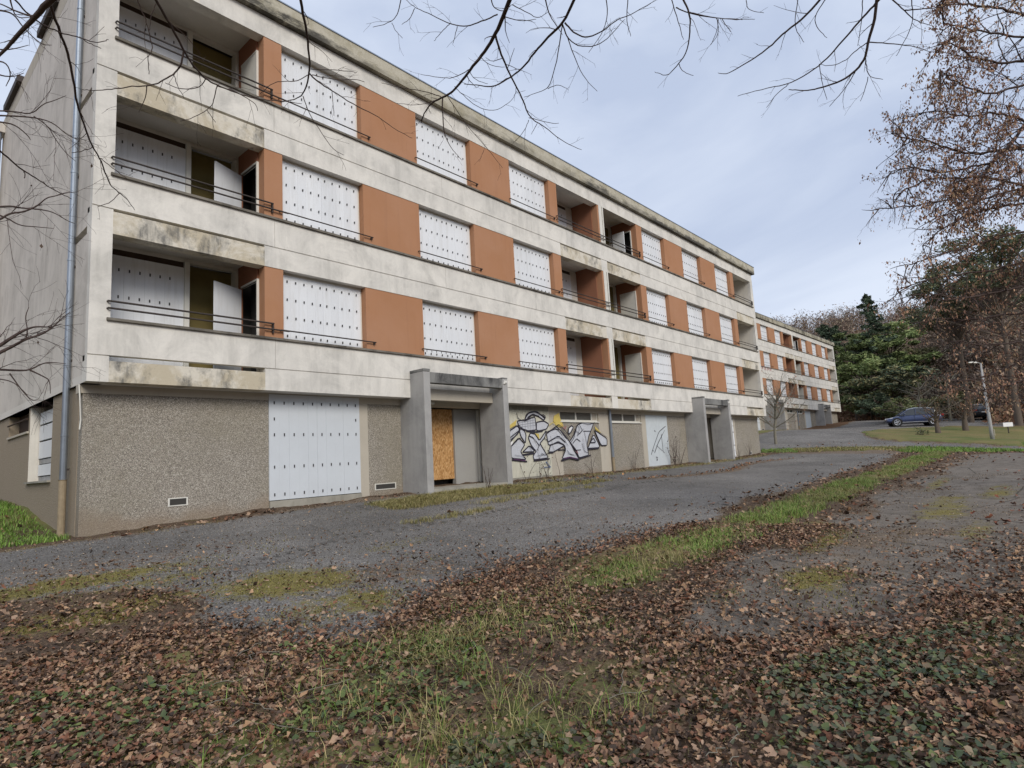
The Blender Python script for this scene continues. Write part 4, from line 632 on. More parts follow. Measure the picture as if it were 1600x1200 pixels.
    P(mk().box(X(12.30),X(13.25),gy-.05,gy+.10,zg,zb-.162),'entrance_side_wall',M['entr'])
    P(mk().box(X(13.25),X(13.33),gy-.12,gy+.10,zg,zb-.162),'post',M['offwhite'])
    P(mk().box(X(13.33),X(13.5),GF+.2,gy+.1,zg,zb-.162),'recess_return',M['beam'])
    gwall(X(13.33),X(14.3))
    # graffitied ribbed garage door
    g=empty('ribbed_garage_door',(0,0,0)); g.parent=root
    n=10; a,b=X(14.3),X(16.4); pw=(b-a)/n
    for i in range(n):
        mb=mk().box(a+i*pw,a+(i+1)*pw-.004,GF-.02,GF+.03,-.55,zt-.02)
        for j in range(3): x=a+i*pw+(j+.5)*pw/3; mb.box(x-.012,x+.012,GF-.027,GF-.021,-.53,zt-.03)
        mb.build('door_panel',M['ribbed'],g)
    P(mk().box(a,b,GF-.04,GF+.2,zg,-.56),'door_sill',M['step'])
    P(mk().box(X(16.403),X(17.05),GF-.015,GF+.2,zg,zb-.162),'pier_post',M['beam'])
    # basement window bands
    for (a,b) in ((17.05,19.5),(20.35,22.78)):
        a,b=X(a),X(b)
        gwall(a,b,1.26)
        fr=mk(); h0,h1=1.30,zt-.02
        fr.box(a,b,GF+.06,GF+.12,h0,h0+.06).box(a,b,GF+.06,GF+.12,h1-.05,h1)
        for k in (0,.42,.84,1.0): 
            xx=a+k*(b-a)-(.03 if k==1.0 else 0); fr.box(xx,xx+.06,GF+.055,GF+.125,h0,h1)
        w_=P(fr,'basement_window',M['offwhite'])
        for k0,k1 in ((0,.42),(.42,.84),(.84,1)):
            mk().box(a+k0*(b-a)+.06,a+k1*(b-a),GF+.085,GF+.095,h0+.06,h1-.05).build('pane',M['glass'] if k1<1 else M['beam'],w_)
        P(mk().box(a-.03,b+.0,GF-.05,GF+.06,1.262,1.30),'window_ledge',M['offwhite'])
    P(mk().box(X(19.503),X(20.347),GF-.005,GF+.2,zg,zb-.162),'pier_post',M['beam'])
    P(mk().box(X(22.783),X(23.15),GF-.005,GF+.2,zg,zb-.162),'pier_post',M['beam'])
    P(mk().box(X(23.15),X(24.10),GF-.01,GF+.04,-.56,zt-.02),'door_leaf',M['greydoor']); P(mk().box(X(24.104),X(25.1),GF-.01,GF+.04,-.56,zt-.02),'door_leaf',M['greydoor'])
    P(mk().box(X(23.15),X(25.1),GF-.04,GF+.2,zg,-.562),'door_sill',M['step'])
    gwall(X(25.1),X(28.0))
    portal(X(26.95),X(30.15),False)
    P(mk().box(X(28.0),X(28.4),gy,gy+.15,zg,zb-.162),'recess_wall',M['beam']); P(mk().box(X(28.4),X(29.3),gy+.02,gy+.07,-.58,zb-.17),'entrance_door',M['dark'])
    P(mk().box(X(29.3),X(30.2),gy-.05,gy+.10,zg,zb-.162),'entrance_side_wall',M['entr'])
    P(mk().box(X(30.2),X(30.5),GF+.2,gy+.1,zg,zb-.162),'recess_return',M['beam'])
    gwall(X(30.2),X(31.6)); garage(X(31.6),X(32.8),M['white']); P(mk().box(X(32.803),X(33.1),GF-.015,GF+.2,zg,zb-.162),'pier_post',M['beam'])
    gwall(X(33.1),LEN-.36)
    # vents in the wall
    for (xa,za,c) in ((4.53,-.42,2),(9.45,-.46,4),(35.07,-.33,2)):
        v=mk(); xx=X(xa); wv=.075*c
        v.box(xx-wv-.03,xx+wv+.03,GF-.012,GF-.001,za-.08,za-.06).box(xx-wv-.03,xx+wv+.03,GF-.012,GF-.001,za+.06,za+.08).box(xx-wv-.03,xx-wv,GF-.012,GF-.001,za-.06,za+.06).box(xx+wv,xx+wv+.03,GF-.012,GF-.001,za-.06,za+.06)
        fr=P(v,'vent_frame',M['offwhite']); mk().box(xx-wv,xx+wv,GF-.006,GF-.001,za-.06,za+.06).build('vent_hole',M['room'],fr)
    # --- end walls, back wall
    ztop=zb+3*ST+.522
    P(mk().box(0,.30,.282,W,zb+.152,ztop) if False else mk().box(.002,.30,DEP+.102,W,zb+.152,ztop),'gable_wall',M['gable'])
    gfill=mk()
    for s in range(3):
        z=s*ST; P(mk().box(.002,.30,.284,DEP+.1,zb+.152+z,G1-.102+z),'gable_slab_end',M['gable'])
    P(gfill.box(.002,.30,.284,DEP+.1,zb+.002+3*ST,ztop),'gable_slab_end',M['gable'])
    P(mk().box(.002,.30,.164,W,zb-.001,zb+.15),'gable_base_band',M['gable'])
    P(mk().box(LEN-.30,LEN-.002,DEP+.102,W,zb+.152,ztop),'gable_wall',M['gable'])
    g2=mk()
    for s in range(4): P(mk().box(LEN-.30,LEN-.002,.284,DEP+.1,zb+(.152 if s==0 else .07)+s*ST,(G1-.102+s*ST) if s<3 else ztop),'gable_slab_end',M['gable'])
    P(mk().box(.31,LEN-.31,W-.2,W-.002,zb+.152,ztop),'rear_wall',M['gable'])
    # dark core so that doorways are black
    P(mk().box(.31,LEN-.31,DEP+.32,DEP+.36,zb+.152,ztop),'doorway_dark_core',M['room'])
    # ground-floor side wall (west), with the tall window and low strip window
    xs=.05
    P(mk().box(xs,xs+.3,GF+.2,14.84-BY,zg,zb-.003).box(xs,xs+.3,14.84-BY,16.92-BY,zg,.10).box(xs,xs+.3,17.05-BY,19.3-BY,zg,1.22).box(xs,xs+.3,19.3-BY,W,zg,zb-.003).box(xs,xs+.3,16.92-BY,17.05-BY,zg,zb-.003),'side_pebbledash_wall',M['pebble2'])
    P(mk().box(xs+.002,xs+.5,16.90-BY,16.918-BY,.14,zb-.003),'window_reveal',M['niche']); P(mk().box(xs+.002,xs+.5,14.842-BY,14.86-BY,.14,zb-.003),'window_reveal',M['niche'])
    P(mk().box(xs-.06,xs+.36,14.82-BY,16.96-BY,.10,.14),'side_window_sill',M['step'])
    DX=.17; sw=mk().box(xs+DX+.02,xs+DX+.07,14.86-BY,16.9-BY,.14,.24)
    w_=P(sw.box(xs+DX+.02,xs+DX+.07,14.86-BY,16.9-BY,.52,.62),'side_window',M['portal'])
    for z0,z1 in ((.26,.50),(.64,1.0),(1.04,1.36),(1.40,1.66)): mk().box(xs+DX,xs+DX+.04,14.88-BY,16.88-BY,z0,z1).build('shutter_slat',M['white'],w_)
    mk().box(xs+DX+.07,xs+DX+.08,14.86-BY,16.9-BY,.14,zb-.003).build('backing',M['room'],w_)
    P(mk().box(xs-.04,xs+.05,17.0-BY,19.3-BY,1.223,1.27),'strip_window_ledge',M['beam'])
    rr=mk(); rr.tube([(xs-.03,17.05-BY,1.55),(xs-.03,19.25-BY,1.55)],.02,6).box(xs+.2,xs+.22,17.05-BY,19.3-BY,1.222,zb-.003); P(rr,'strip_window',M['dark'])
    P(mk().box(LEN-.40,LEN-.37,GF+.2,W,zg,zb-.003),'side_pebbledash_wall',M['pebble'])
    P(mk().box(xs,LEN-.4,W-.2,W-.002,zg,zb-.003),'rear_ground_wall',M['pebble'])
    # downpipes
    if first:
        d_=mk(); px,py=-.07,1.0
        d_.tube([(px,py,.10),(px,py,zb+3*ST+.7)],.055,12)
        for zc in (.9,2.4,4.2,5.95,7.7,9.4): d_.tube([(px,py,zc),(px,py,zc+.03)],.063,12); 
        dp=P(d_,'downpipe',M['zinc'])
        for zc in (.3,2.3,4.1,5.9,7.6,9.3): mk().box(px,px+.09,py-.02,py+.02,zc-.02,zc+.02).build('pipe_bracket',M['rail'],dp)
        mk().tube([(px,py,BZ-.3),(px,py,.10),(px,py,.12)],[.06,.06,.072],12).build('cast_iron_foot',M['ironpipe'],dp)
        c=mk(); c.tube([(-.01,.40,1.78),(-.0,.36,1.5),(.03,.40,1.15),(.02,.41,.98)],.012,6); P(c,'loose_cable',M['offwhite'])
        for (y0,y1,zz) in ((15.6,17.3,11.0),(19.6,21.6,11.0)):
            P(mk().box(-.10,.12,y0-BY,y1-BY,ztop+.42,ztop+.60),'roof_edge_flashing',M['rail'])
        P(mk().box(-1.6,.0,W-.4,W+1.5,10.45,10.72),'rear_roof_ledge',M['gable'])
        d_=mk(); d_.tube([(-.12,W-.3,-.6),(-.12,W-.3,10.45)],.06,10); P(d_,'downpipe',M['zinc'])
        P(mk().box(-1.4,-.02,W+.1,W+1.3,-.6,10.448),'rear_wing',M['gable'])
    d_=mk(); xp=X(20.22); d_.tube([(xp,GF-.09,-.10),(xp,GF-.09,zb-.01)],.05,10)
    dp=P(d_,'downpipe',M['zinc']); mk().tube([(xp,GF-.09,BZ-.1),(xp,GF-.09,-.10),(xp,GF-.09,-.08)],[.055,.055,.066],10).build('cast_iron_foot',M['ironpipe'],dp)
    return root
WPROTO={}
b1=building(BX,BY,BZ,0,'long cream and terracotta apartment block nearest the camera, with graffiti and a chipboard boarded entrance',True,True)
WPROTO.clear()
b2=building(50.35+2.866,19.955,BZ+2.119,math.radians(-.774),'farther matching apartment block behind the small bare tree, red scribble on its parapet',False,False)
# graffiti: thin paint shapes lying on the wall
def ear(poly):
    from mathutils.geometry import tessellate_polygon
    return tessellate_polygon([[Vector((x,0,z)) for x,z in poly]])
def ribbon(mb,pts,wd,y,m):
    P=[Vector((p[0],p[1])) for p in pts]
    if len(P)>2:   # smooth once
        Q=[P[0]]
        for a,b in zip(P[:-1],P[1:]): Q+= [a.lerp(b,.12),a.lerp(b,.88)]
        Q.append(P[-1]); P=Q
    L=[];R_=[]
    for i,p in enumerate(P):
        t=(P[min(i+1,len(P)-1)]-P[max(0,i-1)]); t=t.normalized() if t.length>1e-6 else Vector((1,0)); n=Vector((-t.y,t.x))*wd/2
        tp=1 if 0<i<len(P)-1 else .7
        L.append(p+n*tp);R_.append(p-n*tp)
    k=len(P); vs=[(p.x,y,p.y) for p in L]+[(p.x,y,p.y) for p in R_]
    mb.add(vs,[(i,i+1,k+i+1,k+i) for i in range(k-1)],m)
gm=MB((BX,BY,BZ)); names=['silver','yellow','white','black','purple','blue','red','greyline','whitepaint']; gmats=[M['silver'],M['yellow'],M['whitepaint'],M['black'],M['purple'],M['blue'],M['red'],M['greyline'],M['whitepaint']]
yy=BY+.45-.030; 
for i,(mname,wd,pts) in enumerate(GR):
    mi=names.index(mname); y=yy-(.0004*i)
    if wd==0: 
        gm.add([(x,y,z) for x,z in pts],ear(pts),mi)
    else: ribbon(gm,pts,wd,y-.002,mi)
gf=gm.build('graffiti',gmats,b1)
dm=MB((BX,BY,BZ))
for i,(wd,pts) in enumerate(DR): ribbon(dm,pts,wd*.7,BY+.45-.013-.0004*i,0)
dm.build('door_scribble',[M['black']],b1)
# red scribble on the second block parapet
rs=MB(); random.seed(5)
for i in range(9):
    x=3.0+i*.75; z=5.35-BZ
    pts=[(x,z-.0),(x+.12,z+.42),(x+.3,z+.05),(x+.42,z+.45)] if i%2 else [(x,z+.45),(x+.05,z),(x+.4,z+.4),(x+.35,z-.02)]
    ribbon(rs,pts,.07,-.006-.0004*i,0)
rs.build('red_scribble',[M['red']],b2)
# ---------------------------------------------------------------- branches / trees
class Tubes:
    """fast collection of tapered tubes"""
    def __init__(s): s.V=[];s.F=[];s.n=0
    def add(s,P,r,n=4):
        P=np.asarray(P,float); k=len(P); r=np.asarray(r,float)*np.ones(k)
        T=np.gradient(P,axis=0); T/=np.linalg.norm(T,axis=1)[:,None]+1e-9
        up=np.array([.13,.21,.97]); 
        A=np.cross(T,up); A/=np.linalg.norm(A,axis=1)[:,None]+1e-9; B_=np.cross(T,A)
        a=np.arange(n)*2*np.pi/n
        V=P[:,None]+(A[:,None]*np.cos(a)[None,:,None]+B_[:,None]*np.sin(a)[None,:,None])*r[:,None,None]
        i=np.arange(k*n).reshape(k,n); j=np.roll(i,-1,1)
        s.F.append(np.stack([i[:-1],j[:-1],j[1:],i[1:]],-1).reshape(-1,4)+s.n); s.V.append(V.reshape(-1,3)); s.n+=k*n
    def build(s,name,mat,parent=None,kind=None,smooth=True):
        if not s.V: return None
        o=np_mesh(name,np.concatenate(s.V),np.concatenate(s.F),mat,parent,smooth=smooth)
        if kind:o['kind']=kind
        return o
def smooth_path(P,k=3):
    P=np.asarray(P,float)
    for _ in range(k-1):
        Q=[P[0]]
        for a,b in zip(P[:-1],P[1:]): Q+=[a*.75+b*.25,a*.25+b*.75]
        Q.append(P[-1]); P=np.array(Q)
    return P
def wiggle_path(p,d,L,n,wig,bend=(0,0,0)):
    d=np.array(d,float); d/=np.linalg.norm(d); P=[np.array(p,float)]
    for i in range(n):
        d=d+rng.normal(0,wig,3)+np.array(bend)/n; d/=np.linalg.norm(d); P.append(P[-1]+d*L/n)
    return np.array(P)
def side_twigs(T,P,r0,Lt,step,levels,bend,tips,rmin=.0012,n=3,ang=(.5,1.0)):
    """grow alternate twigs along path P"""
    seg=np.linalg.norm(np.diff(P,axis=0),axis=1); cum=np.concatenate([[0],np.cumsum(seg)]); tot=cum[-1]; t=step*rng.uniform(.3,1)
    while t<tot:
        i=min(np.searchsorted(cum,t)-1,len(P)-2); i=max(i,0); f=(t-cum[i])/(seg[i]+1e-9); p=P[i]*(1-f)+P[i+1]*f
        d=(P[i+1]-P[i])/(seg[i]+1e-9); v=rng.normal(size=3); v-=d*(v@d); v/=np.linalg.norm(v)
        a=rng.uniform(*ang); dd=d*np.cos(a)+v*np.sin(a)
        L=Lt*rng.uniform(.35,1)*(1-.5*t/tot); r=max(rmin,r0*(1-.6*t/tot))
        Q=wiggle_path(p,dd,L,5,.12,bend); T.add(Q,np.linspace(r,max(rmin*.6,r*.3),6),n); tips.append(Q[-1]); tips.append(Q[3])
        if levels>1: side_twigs(T,Q,r*.55,Lt*.5,step*.55,levels-1,bend,tips,rmin*.8,n,ang)
        t+=step*rng.uniform(.6,1.4)
def leaf_quads(C,size,cols,elong=1.6,parent=None,name='foliage',mat=None,kind='stuff',down=False,jit=.5):
    """small folded leaves: 4 verts, 2 triangles each, at centres C"""
    C=np.asarray(C,float); n=len(C); s=np.asarray(size)*np.ones(n)*rng.uniform(1-jit,1+jit,n)
    a=rng.normal(size=(n,3)); 
    if down: a[:,2]-=2.0
    a/=np.linalg.norm(a,axis=1)[:,None]; b=rng.normal(size=(n,3)); b-=a*(a*b).sum(1)[:,None]; b/=np.linalg.norm(b,axis=1)[:,None]; c=np.cross(a,b)
    V=np.stack([C-a*s[:,None]*.0,C+a*s[:,None]*.5+b*s[:,None]/elong*.5+c*s[:,None]*.1,C+a*s[:,None],C+a*s[:,None]*.5-b*s[:,None]/elong*.5+c*s[:,None]*.1],1).reshape(-1,3)
    i=np.arange(n)[:,None]*4; F=np.concatenate([i+np.array([[0,1,2]]),i+np.array([[0,2,3]])])
    pal=np.array(cols); k=rng.integers(0,len(pal),n); cc=pal[k]*rng.uniform(.7,1.3,(n,1)); cc=np.repeat(cc,4,0)
    o=np_mesh(name,V,F,mat or M['leaf'],parent,cols={'col':cc}); 
    if kind:o['kind']=kind
    return o

# overhanging bare tree: two stems standing behind the photographer, limbs reaching over the view
TREES={'o':dict(base=(-2.2,-1.2),hub=[(-1.9,-.9,3.2),(-1.2,.6,4.6)],lab='bare tree at left whose dark limbs hang in front of the balconies'),
       'p':dict(base=(1.2,-2.6),hub=[(1.3,-2.3,3.4),(2.0,-.4,5.6)],lab='bare tree with twigs hanging over the middle of the roofline and sky'),
       'q':dict(base=(4.2,-3.2),hub=[(4.2,-3.0,3.5),(4.6,-1.2,5.4)],lab='bare tree with thin twigs hanging in the sky right of the roof'),}
for key,td in TREES.items():
    bx,by=td['base']; bz=gz1(bx,by)
    t=empty('bare_tree',(0,0,0)); tag(t,td['lab'],'tree','bare trees overhanging the view')
    T=Tubes(); P=smooth_path([(bx,by,bz-.1),(bx+.05,by,bz+1.5),td['hub'][0],td['hub'][1]],3); T.add(P,np.linspace(.17,.06,len(P)),10); T.build('trunk',M['bark'],t)
    tw=Tubes(); tips=[]
    hub=np.array(td['hub'][1]); hub0=np.array(td['hub'][0])
    for k,r0,pts in [b for b in BR if b[0]==key]:
        P=np.array(pts); root=None; r0*=.78
        # limbs that enter from above the frame are continued back to the stem
        d=P[0]; el=(d@np.array(cu[:]))/(d@np.array(fw[:]))
        B_=Tubes()
        Ps=smooth_path(P,3); Ps=Ps+np.concatenate([[[0,0,0]],rng.normal(0,.0012,(len(Ps)-1,3))])
        if r0>=.0045 and el>.63:
            h=hub if np.linalg.norm(P[0]-hub)<np.linalg.norm(P[0]-hub0)+1 else hub0
            dr=(P[0]-P[1]); dr/=np.linalg.norm(dr)
            mid=P[0]+dr*.5*min(1,np.linalg.norm(h-P[0])); 
            back=smooth_path([h,(h+mid)/2+np.array([0,0,.25]),mid,P[0]],3)
            B_.add(back,np.linspace(max(.03,r0*2.2),r0,len(back)),6)
        rr=np.linspace(r0,max(.0016,r0*.22),len(Ps)); B_.add(Ps,rr,6)
        B_.build('branch',M['twig'],t)
        side_twigs(tw,Ps,max(.0022,r0*.4),.30,.17,2,(0,0,-.25),tips,.0013)
    # buds
    tw.build('twigs',M['twig'],t,kind='stuff')
# fine birch at the left edge
t=empty('birch_tree',(0,0,0)); tag(t,'fine twigged bare tree at the left edge in front of the gable','tree')
bx,by=-1.7,7.6; bz=gz1(bx,by)
T=Tubes(); P=smooth_path([(bx,by,bz-.1),(bx+.1,by,1.0),(bx-.05,by-.2,3.5),(bx+.2,by-.3,6.5)],3); T.add(P,np.linspace(.14,.03,len(P)),9); T.build('trunk',M['palebark'],t)
tw=Tubes(); tips=[]
for k,r0,pts in [b for b in BR if b[0]=='b']:
    P=np.array(pts); 
    if P[0][0]<.35:
        z=P[0][2]; a=np.array([bx+.05,by-.1,max(bz+1.2,z-.6)]); P=np.concatenate([[a,(a+P[0])/2+[0,0,.1]],P])
    Ps=smooth_path(P,3); B_=Tubes(); B_.add(Ps,np.linspace(r0*.8,.002,len(Ps)),6); B_.build('branch',M['twig'],t)
    side_twigs(tw,Ps,max(.003,r0*.3),.75,.16,2,(0,0,-.15),tips,.0017)
tw.build('twigs',M['twig'],t,kind='stuff')
tt=np.array(tips); leaf_quads(tt[rng.random(len(tt))<.04],.03,[(.09,.06,.04)],parent=t,name='dry_catkins',down=True)

# large tree on the right, still carrying brown seed bunches
t=empty('large_tree',(0,0,0)); tag(t,'large tree at the right edge with drooping twigs full of brown seed bunches','tree')
bx,by=17.4,-3.6; bz=gz1(bx,by)
T=Tubes(); TP=smooth_path([(bx,by,bz-.2),(bx-.1,by+.1,2.2),(bx-.5,by+.5,6),(bx-.4,by+1.0,11)],3); T.add(TP,np.linspace(.34,.10,len(TP)),12); T.build('trunk',M['bark'],t)
tw=Tubes(); tips=[]
for k,r0,pts in [b for b in BR if b[0]=='r']:
    P=np.array(pts); z=P[0][2]; i=np.argmin(abs(TP[:,2]-(z-1.2))); a=TP[i]
    P=np.concatenate([[a,a*.5+P[0]*.5+[0,0,.15]],P]); Ps=smooth_path(P,3); Ps[3:]+=rng.normal(0,.010,(len(Ps)-3,3)); r0=min(r0,.045)*.72
    B_=Tubes(); B_.add(Ps,np.linspace(r0*1.0,.006,len(Ps)),7); B_.build('limb',M['twig'],t)
    seg=[]
    # secondary boughs
    for j in range(10,len(Ps)-1,2):
        for s in range(2):
            d=Ps[j+1]-Ps[j] if j+1<len(Ps) else Ps[j]-Ps[j-1]; d/=np.linalg.norm(d)+1e-9; v=rng.normal(size=3); v-=d*(v@d); v/=np.linalg.norm(v)
            f=j/len(Ps); L=rng.uniform(.5,1.35)*(1.2-.88*f)
            Q=wiggle_path(Ps[j],d*.8+v*.75,L,7,.13,(0,0,-.35)); tw.add(Q,np.linspace(.009,.003,8),4)
            side_twigs(tw,Q,.0038,.44,.16,2,(0,0,-.5),tips,.002)
    side_twigs(tw,Ps[int(len(Ps)*.6):],.004,.38,.14,2,(0,0,-.4),tips,.0028)
tw.build('twigs',M['twig'],t,kind='stuff')
tt=np.array(tips); pk=np.where(tt[:,2]>2.2,.85,.45)*np.clip(.75+.5*np.sin(tt[:,2]*2.1+tt[:,0]*1.7)+.3*np.sin(tt[:,1]*3.3),.15,1.3); sel=tt[rng.random(len(tt))<pk]
sel=np.repeat(sel,3,0)+rng.normal(0,.03,(len(sel)*3,3))
leaf_quads(sel,.042,[(.34,.19,.125),(.44,.28,.18),(.25,.14,.095),(.42,.29,.17),(.30,.17,.12)],elong=2.2,parent=t,name='seed_bunches',down=True)
NT=len(tt)

# generic leafless tree with recursive limbs
def bare_tree(name,label,x,y,H,spread,mat,nl=9,twL=.8,step=.35,rt=.09,col=None,group=None,cat='tree',z=None,lean=0,first=.25,density=.3,tw_r=.006,levels=2,up=.6):
    z=gz1(x,y) if z is None else z
    t=empty(name,(x,y,z)); tag(t,label,cat,group)
    T=Tubes(); P=wiggle_path((0,0,-.1),(lean,0,1),H*.62,6,.05); T.add(P,np.linspace(rt,rt*.45,7),8); T.build('trunk',mat,t)
    tw=Tubes(); tips=[]
    for i in range(nl):
        f=first+(1-first)*i/nl; p=P[0]*(1-f)+P[-1]*f if False else P[min(6,int(f*6))]
        a=i*2.4+rng.uniform(-.3,.3); d=np.array([math.cos(a)*spread,math.sin(a)*spread,up+.5*f])
        L=H*(.55-.15*f); Q=wiggle_path(p,d,L,7,.10,(0,0,.25)); B_=Tubes(); B_.add(Q,np.linspace(min(rt*.4,.05),min(rt*.08,.012),8),5); B_.build('limb',mat,t)
        side_twigs(tw,Q,tw_r,twL,step,levels,(0,0,.15),tips,tw_r*.4,3,(.4,.9))
    tw.build('twigs',mat,t,kind='stuff')
    if col:
        tt=np.array(tips); tt=tt[rng.random(len(tt))<density]; leaf_quads(tt,.09,col,parent=t,name='dry_leaves')
    return t
bare_tree('small_tree','small bare tree in front of the farther block, near the end of the near block',41.6,13.4,5.6,.95,M['palebark'],16,1.3,.22,.10,first=.34,col=[(.34,.15,.09)],density=.16,tw_r=.013)
bare_tree('spreading_tree','grey green spreading bare tree behind the parked dark blue car',72,9.2,6.8,1.5,M['palebark'],16,1.5,.4,.12,first=.15,tw_r=.012,up=.35)
bare_tree('spreading_tree','grey green bare tree between the two parked cars, behind the lamp post',76,7.0,7.4,1.4,M['palebark'],14,1.5,.45,.12,first=.15,tw_r=.013,up=.4,col=[(.16,.13,.05)],density=.15)
bare_tree('spreading_tree','low bare tree leaning over the road behind the second car',74,2.0,7.5,1.3,M['bark'],14,1.6,.45,.13,first=.12,tw_r=.013,up=.4,col=[(.22,.12,.06)],density=.3)
bare_tree('island_tree','stubby ivy grown tree on the grass island nearest the dark blue car',53.4,5.75,3.0,1.0,M['bark'],16,.8,.2,.2,first=.5,col=[(.20,.11,.06),(.12,.10,.05)],density=.35,tw_r=.010)
bare_tree('island_tree','stubby lichen covered tree on the grass island beside the second car',58.4,4.5,3.4,1.0,M['bark'],16,.9,.2,.24,first=.5,col=[(.20,.11,.06)],density=.2,tw_r=.010)

# conifers
def conifer(name,label,x,y,H,R,cols,n=9000,shape='spruce',group=None,z=None,leaf=.55,h0=.22):
    z=gz1(x,y) if z is None else z
    t=empty(name,(x,y,z)); tag(t,label,'tree',group)
    T=Tubes(); T.add([(0,0,-.3),(0,0,H*.5),(0,0,H*.97)],[H*.018,H*.011,.03],7)
    T.build('trunk',M['bark'],t)
    C=[];col=[];B_=Tubes(); pal=np.array(cols)
    if shape=='spruce':
        nb=int(H*5)
        for i in range(nb):
            h=H*(.08+.9*(i/nb)**.9); L=R*(1-h/H)**.85*rng.uniform(.5,1.2)+.2; a=rng.uniform(0,6.283)
            d=np.array([math.cos(a),math.sin(a),-.12]); m_=max(6,int(n/nb)); s=rng.random(m_)**.7
            sidev=np.array([-math.sin(a),math.cos(a),0]); w_=(1-s)*.22*L+.08
            p=np.array([0,0,h])+d*(s*L)[:,None]+sidev*(rng.normal(0,1,m_)*w_)[:,None]*.8; p[:,2]+=.25*L*s**2*.6-abs(rng.normal(0,.22,m_))
            C.append(p); col.append(np.full(m_,rng.uniform(.6,1.35)))
            B_.add([(0,0,h),np.array([0,0,h])+d*L*.9],[.05,.02],4)
    else:
        nb=int(26+H*1.6)
        for i in range(nb):
            h=H*rng.uniform(h0,1)**.8; rr=R*math.sqrt(max(.05,1-((h/H-.55)/.52)**2))*rng.uniform(.3,1.3); a=rng.uniform(0,6.283); h*=rng.uniform(.9,1.06)
            c=np.array([math.cos(a)*rr,math.sin(a)*rr,h]); m_=int(n/nb); sz=R*rng.uniform(.11,.27)
            g_=rng.normal(0,1,(m_,3)); g_/=np.linalg.norm(g_,axis=1)[:,None]; p=c+g_*sz*rng.random((m_,1))**.4*np.array([1.25,1.25,.55])
            C.append(p); col.append(np.full(m_,rng.uniform(.6,1.35))*(1+.0*p[:,2]))
            B_.add([(0,0,h*.72),c*np.array([.6,.6,.9]),c],[.11,.07,.03],4)
    B_.build('boughs',M['bark'],t,kind='stuff')
    C=np.concatenate(C); kk=np.concatenate(col); m_=len(C); s=rng.uniform(.5,1.2,m_)*leaf
    a=rng.normal(size=(m_,3))*np.array([1,1,.5]); a/=np.linalg.norm(a,axis=1)[:,None]; b=rng.normal(size=(m_,3)); b-=a*(a*b).sum(1)[:,None]; b/=np.linalg.norm(b,axis=1)[:,None]
    V=np.stack([C-a*s[:,None]*.5,C+b*s[:,None]*.16,C+a*s[:,None]*.5,C-b*s[:,None]*.16],1).reshape(-1,3)
    i=np.arange(m_)[:,None]*4; F=i+np.array([[0,1,2,3]])
    cc=pal[rng.integers(0,len(pal),m_)]*kk[:,None]; np_mesh('crown',V,F,M['needle'],t,cols={'col':np.repeat(cc,4,0)})
    return t
DK=[(.06,.09,.06),(.085,.12,.075),(.12,.155,.10)]; MG=[(.14,.19,.07),(.19,.24,.09),(.25,.29,.13)]; OL=[(.16,.165,.08),(.21,.205,.10),(.26,.235,.14)]  # needle greens lightened and greyed, so distance haze is in the colour
def W3(u,v,d):
    x=(u-800)/936.18; y=-(v-600)/936.18
    p=np.array(cr[:])*x+np.array(cu[:])*y+np.array(fw[:]); return p*d
def place(u,vtop,d):
    p=W3(u,vtop,d); z=gz1(p[0],p[1]); return p[0],p[1],p[2]-z
for nm,lab,u,vt,d,R,cols,shp,n,lf in (
  ('spruce_tree','tall pointed dark spruce rising above the other conifers',1352,455,92,6.5,DK,'spruce',9000,.6),
  ('fir_tree','dark bluish fir behind the end of the farther block, left one',1283,505,112,6.0,DK,'spruce',6000,.7),
  ('fir_tree','dark bluish fir behind the end of the farther block, right one',1305,507,110,6.2,DK,'spruce',6000,.7),
  ('pine_tree','bright green pine nearest the end wall of the farther block',1322,522,93,5.2,MG,'pine',11000,.7),
  ('pine_tree','green pine right of the tall spruce with a thin top',1385,508,96,5.5,MG,'pine',12000,.7),
  ('pine_tree','olive pine rising over the brown wood left of the large tree',1412,540,98,5.0,OL,'pine',10000,.7),
  ('pine_tree','low bushy pine hiding the foot of the spruce',1350,560,84,5.0,MG,'pine',10000,.6),
  ('pine_tree','low dark pine above the parked dark blue car',1392,575,80,4.6,DK+OL,'pine',9000,.6),
  ('pine_tree','big dark pine seen through the branches of the large tree',1545,372,52,5.0,OL+DK,'pine',12000,.4),
  ('pine_tree','dark pine leaning left beneath the large tree branches',1482,425,58,3.6,DK+OL,'pine',8000,.4),
  ('evergreen_bush','round evergreen bush behind the dark blue car',1408,625,66,2.2,OL+MG,'pine',5000,.4),
  ('evergreen_bush','dark evergreen bush against the brown bank beside the road',1365,618,76,2.6,DK,'pine',5000,.45),
  ('evergreen_bush','olive bush between the island trees and the second car',1490,615,64,2.4,OL,'pine',5000,.4)):
    x,y,H=place(u,vt,d); conifer(nm,lab,x,y,H,R,cols,n,shp,None,None,lf,.62 if 'branches' in lab else .22)
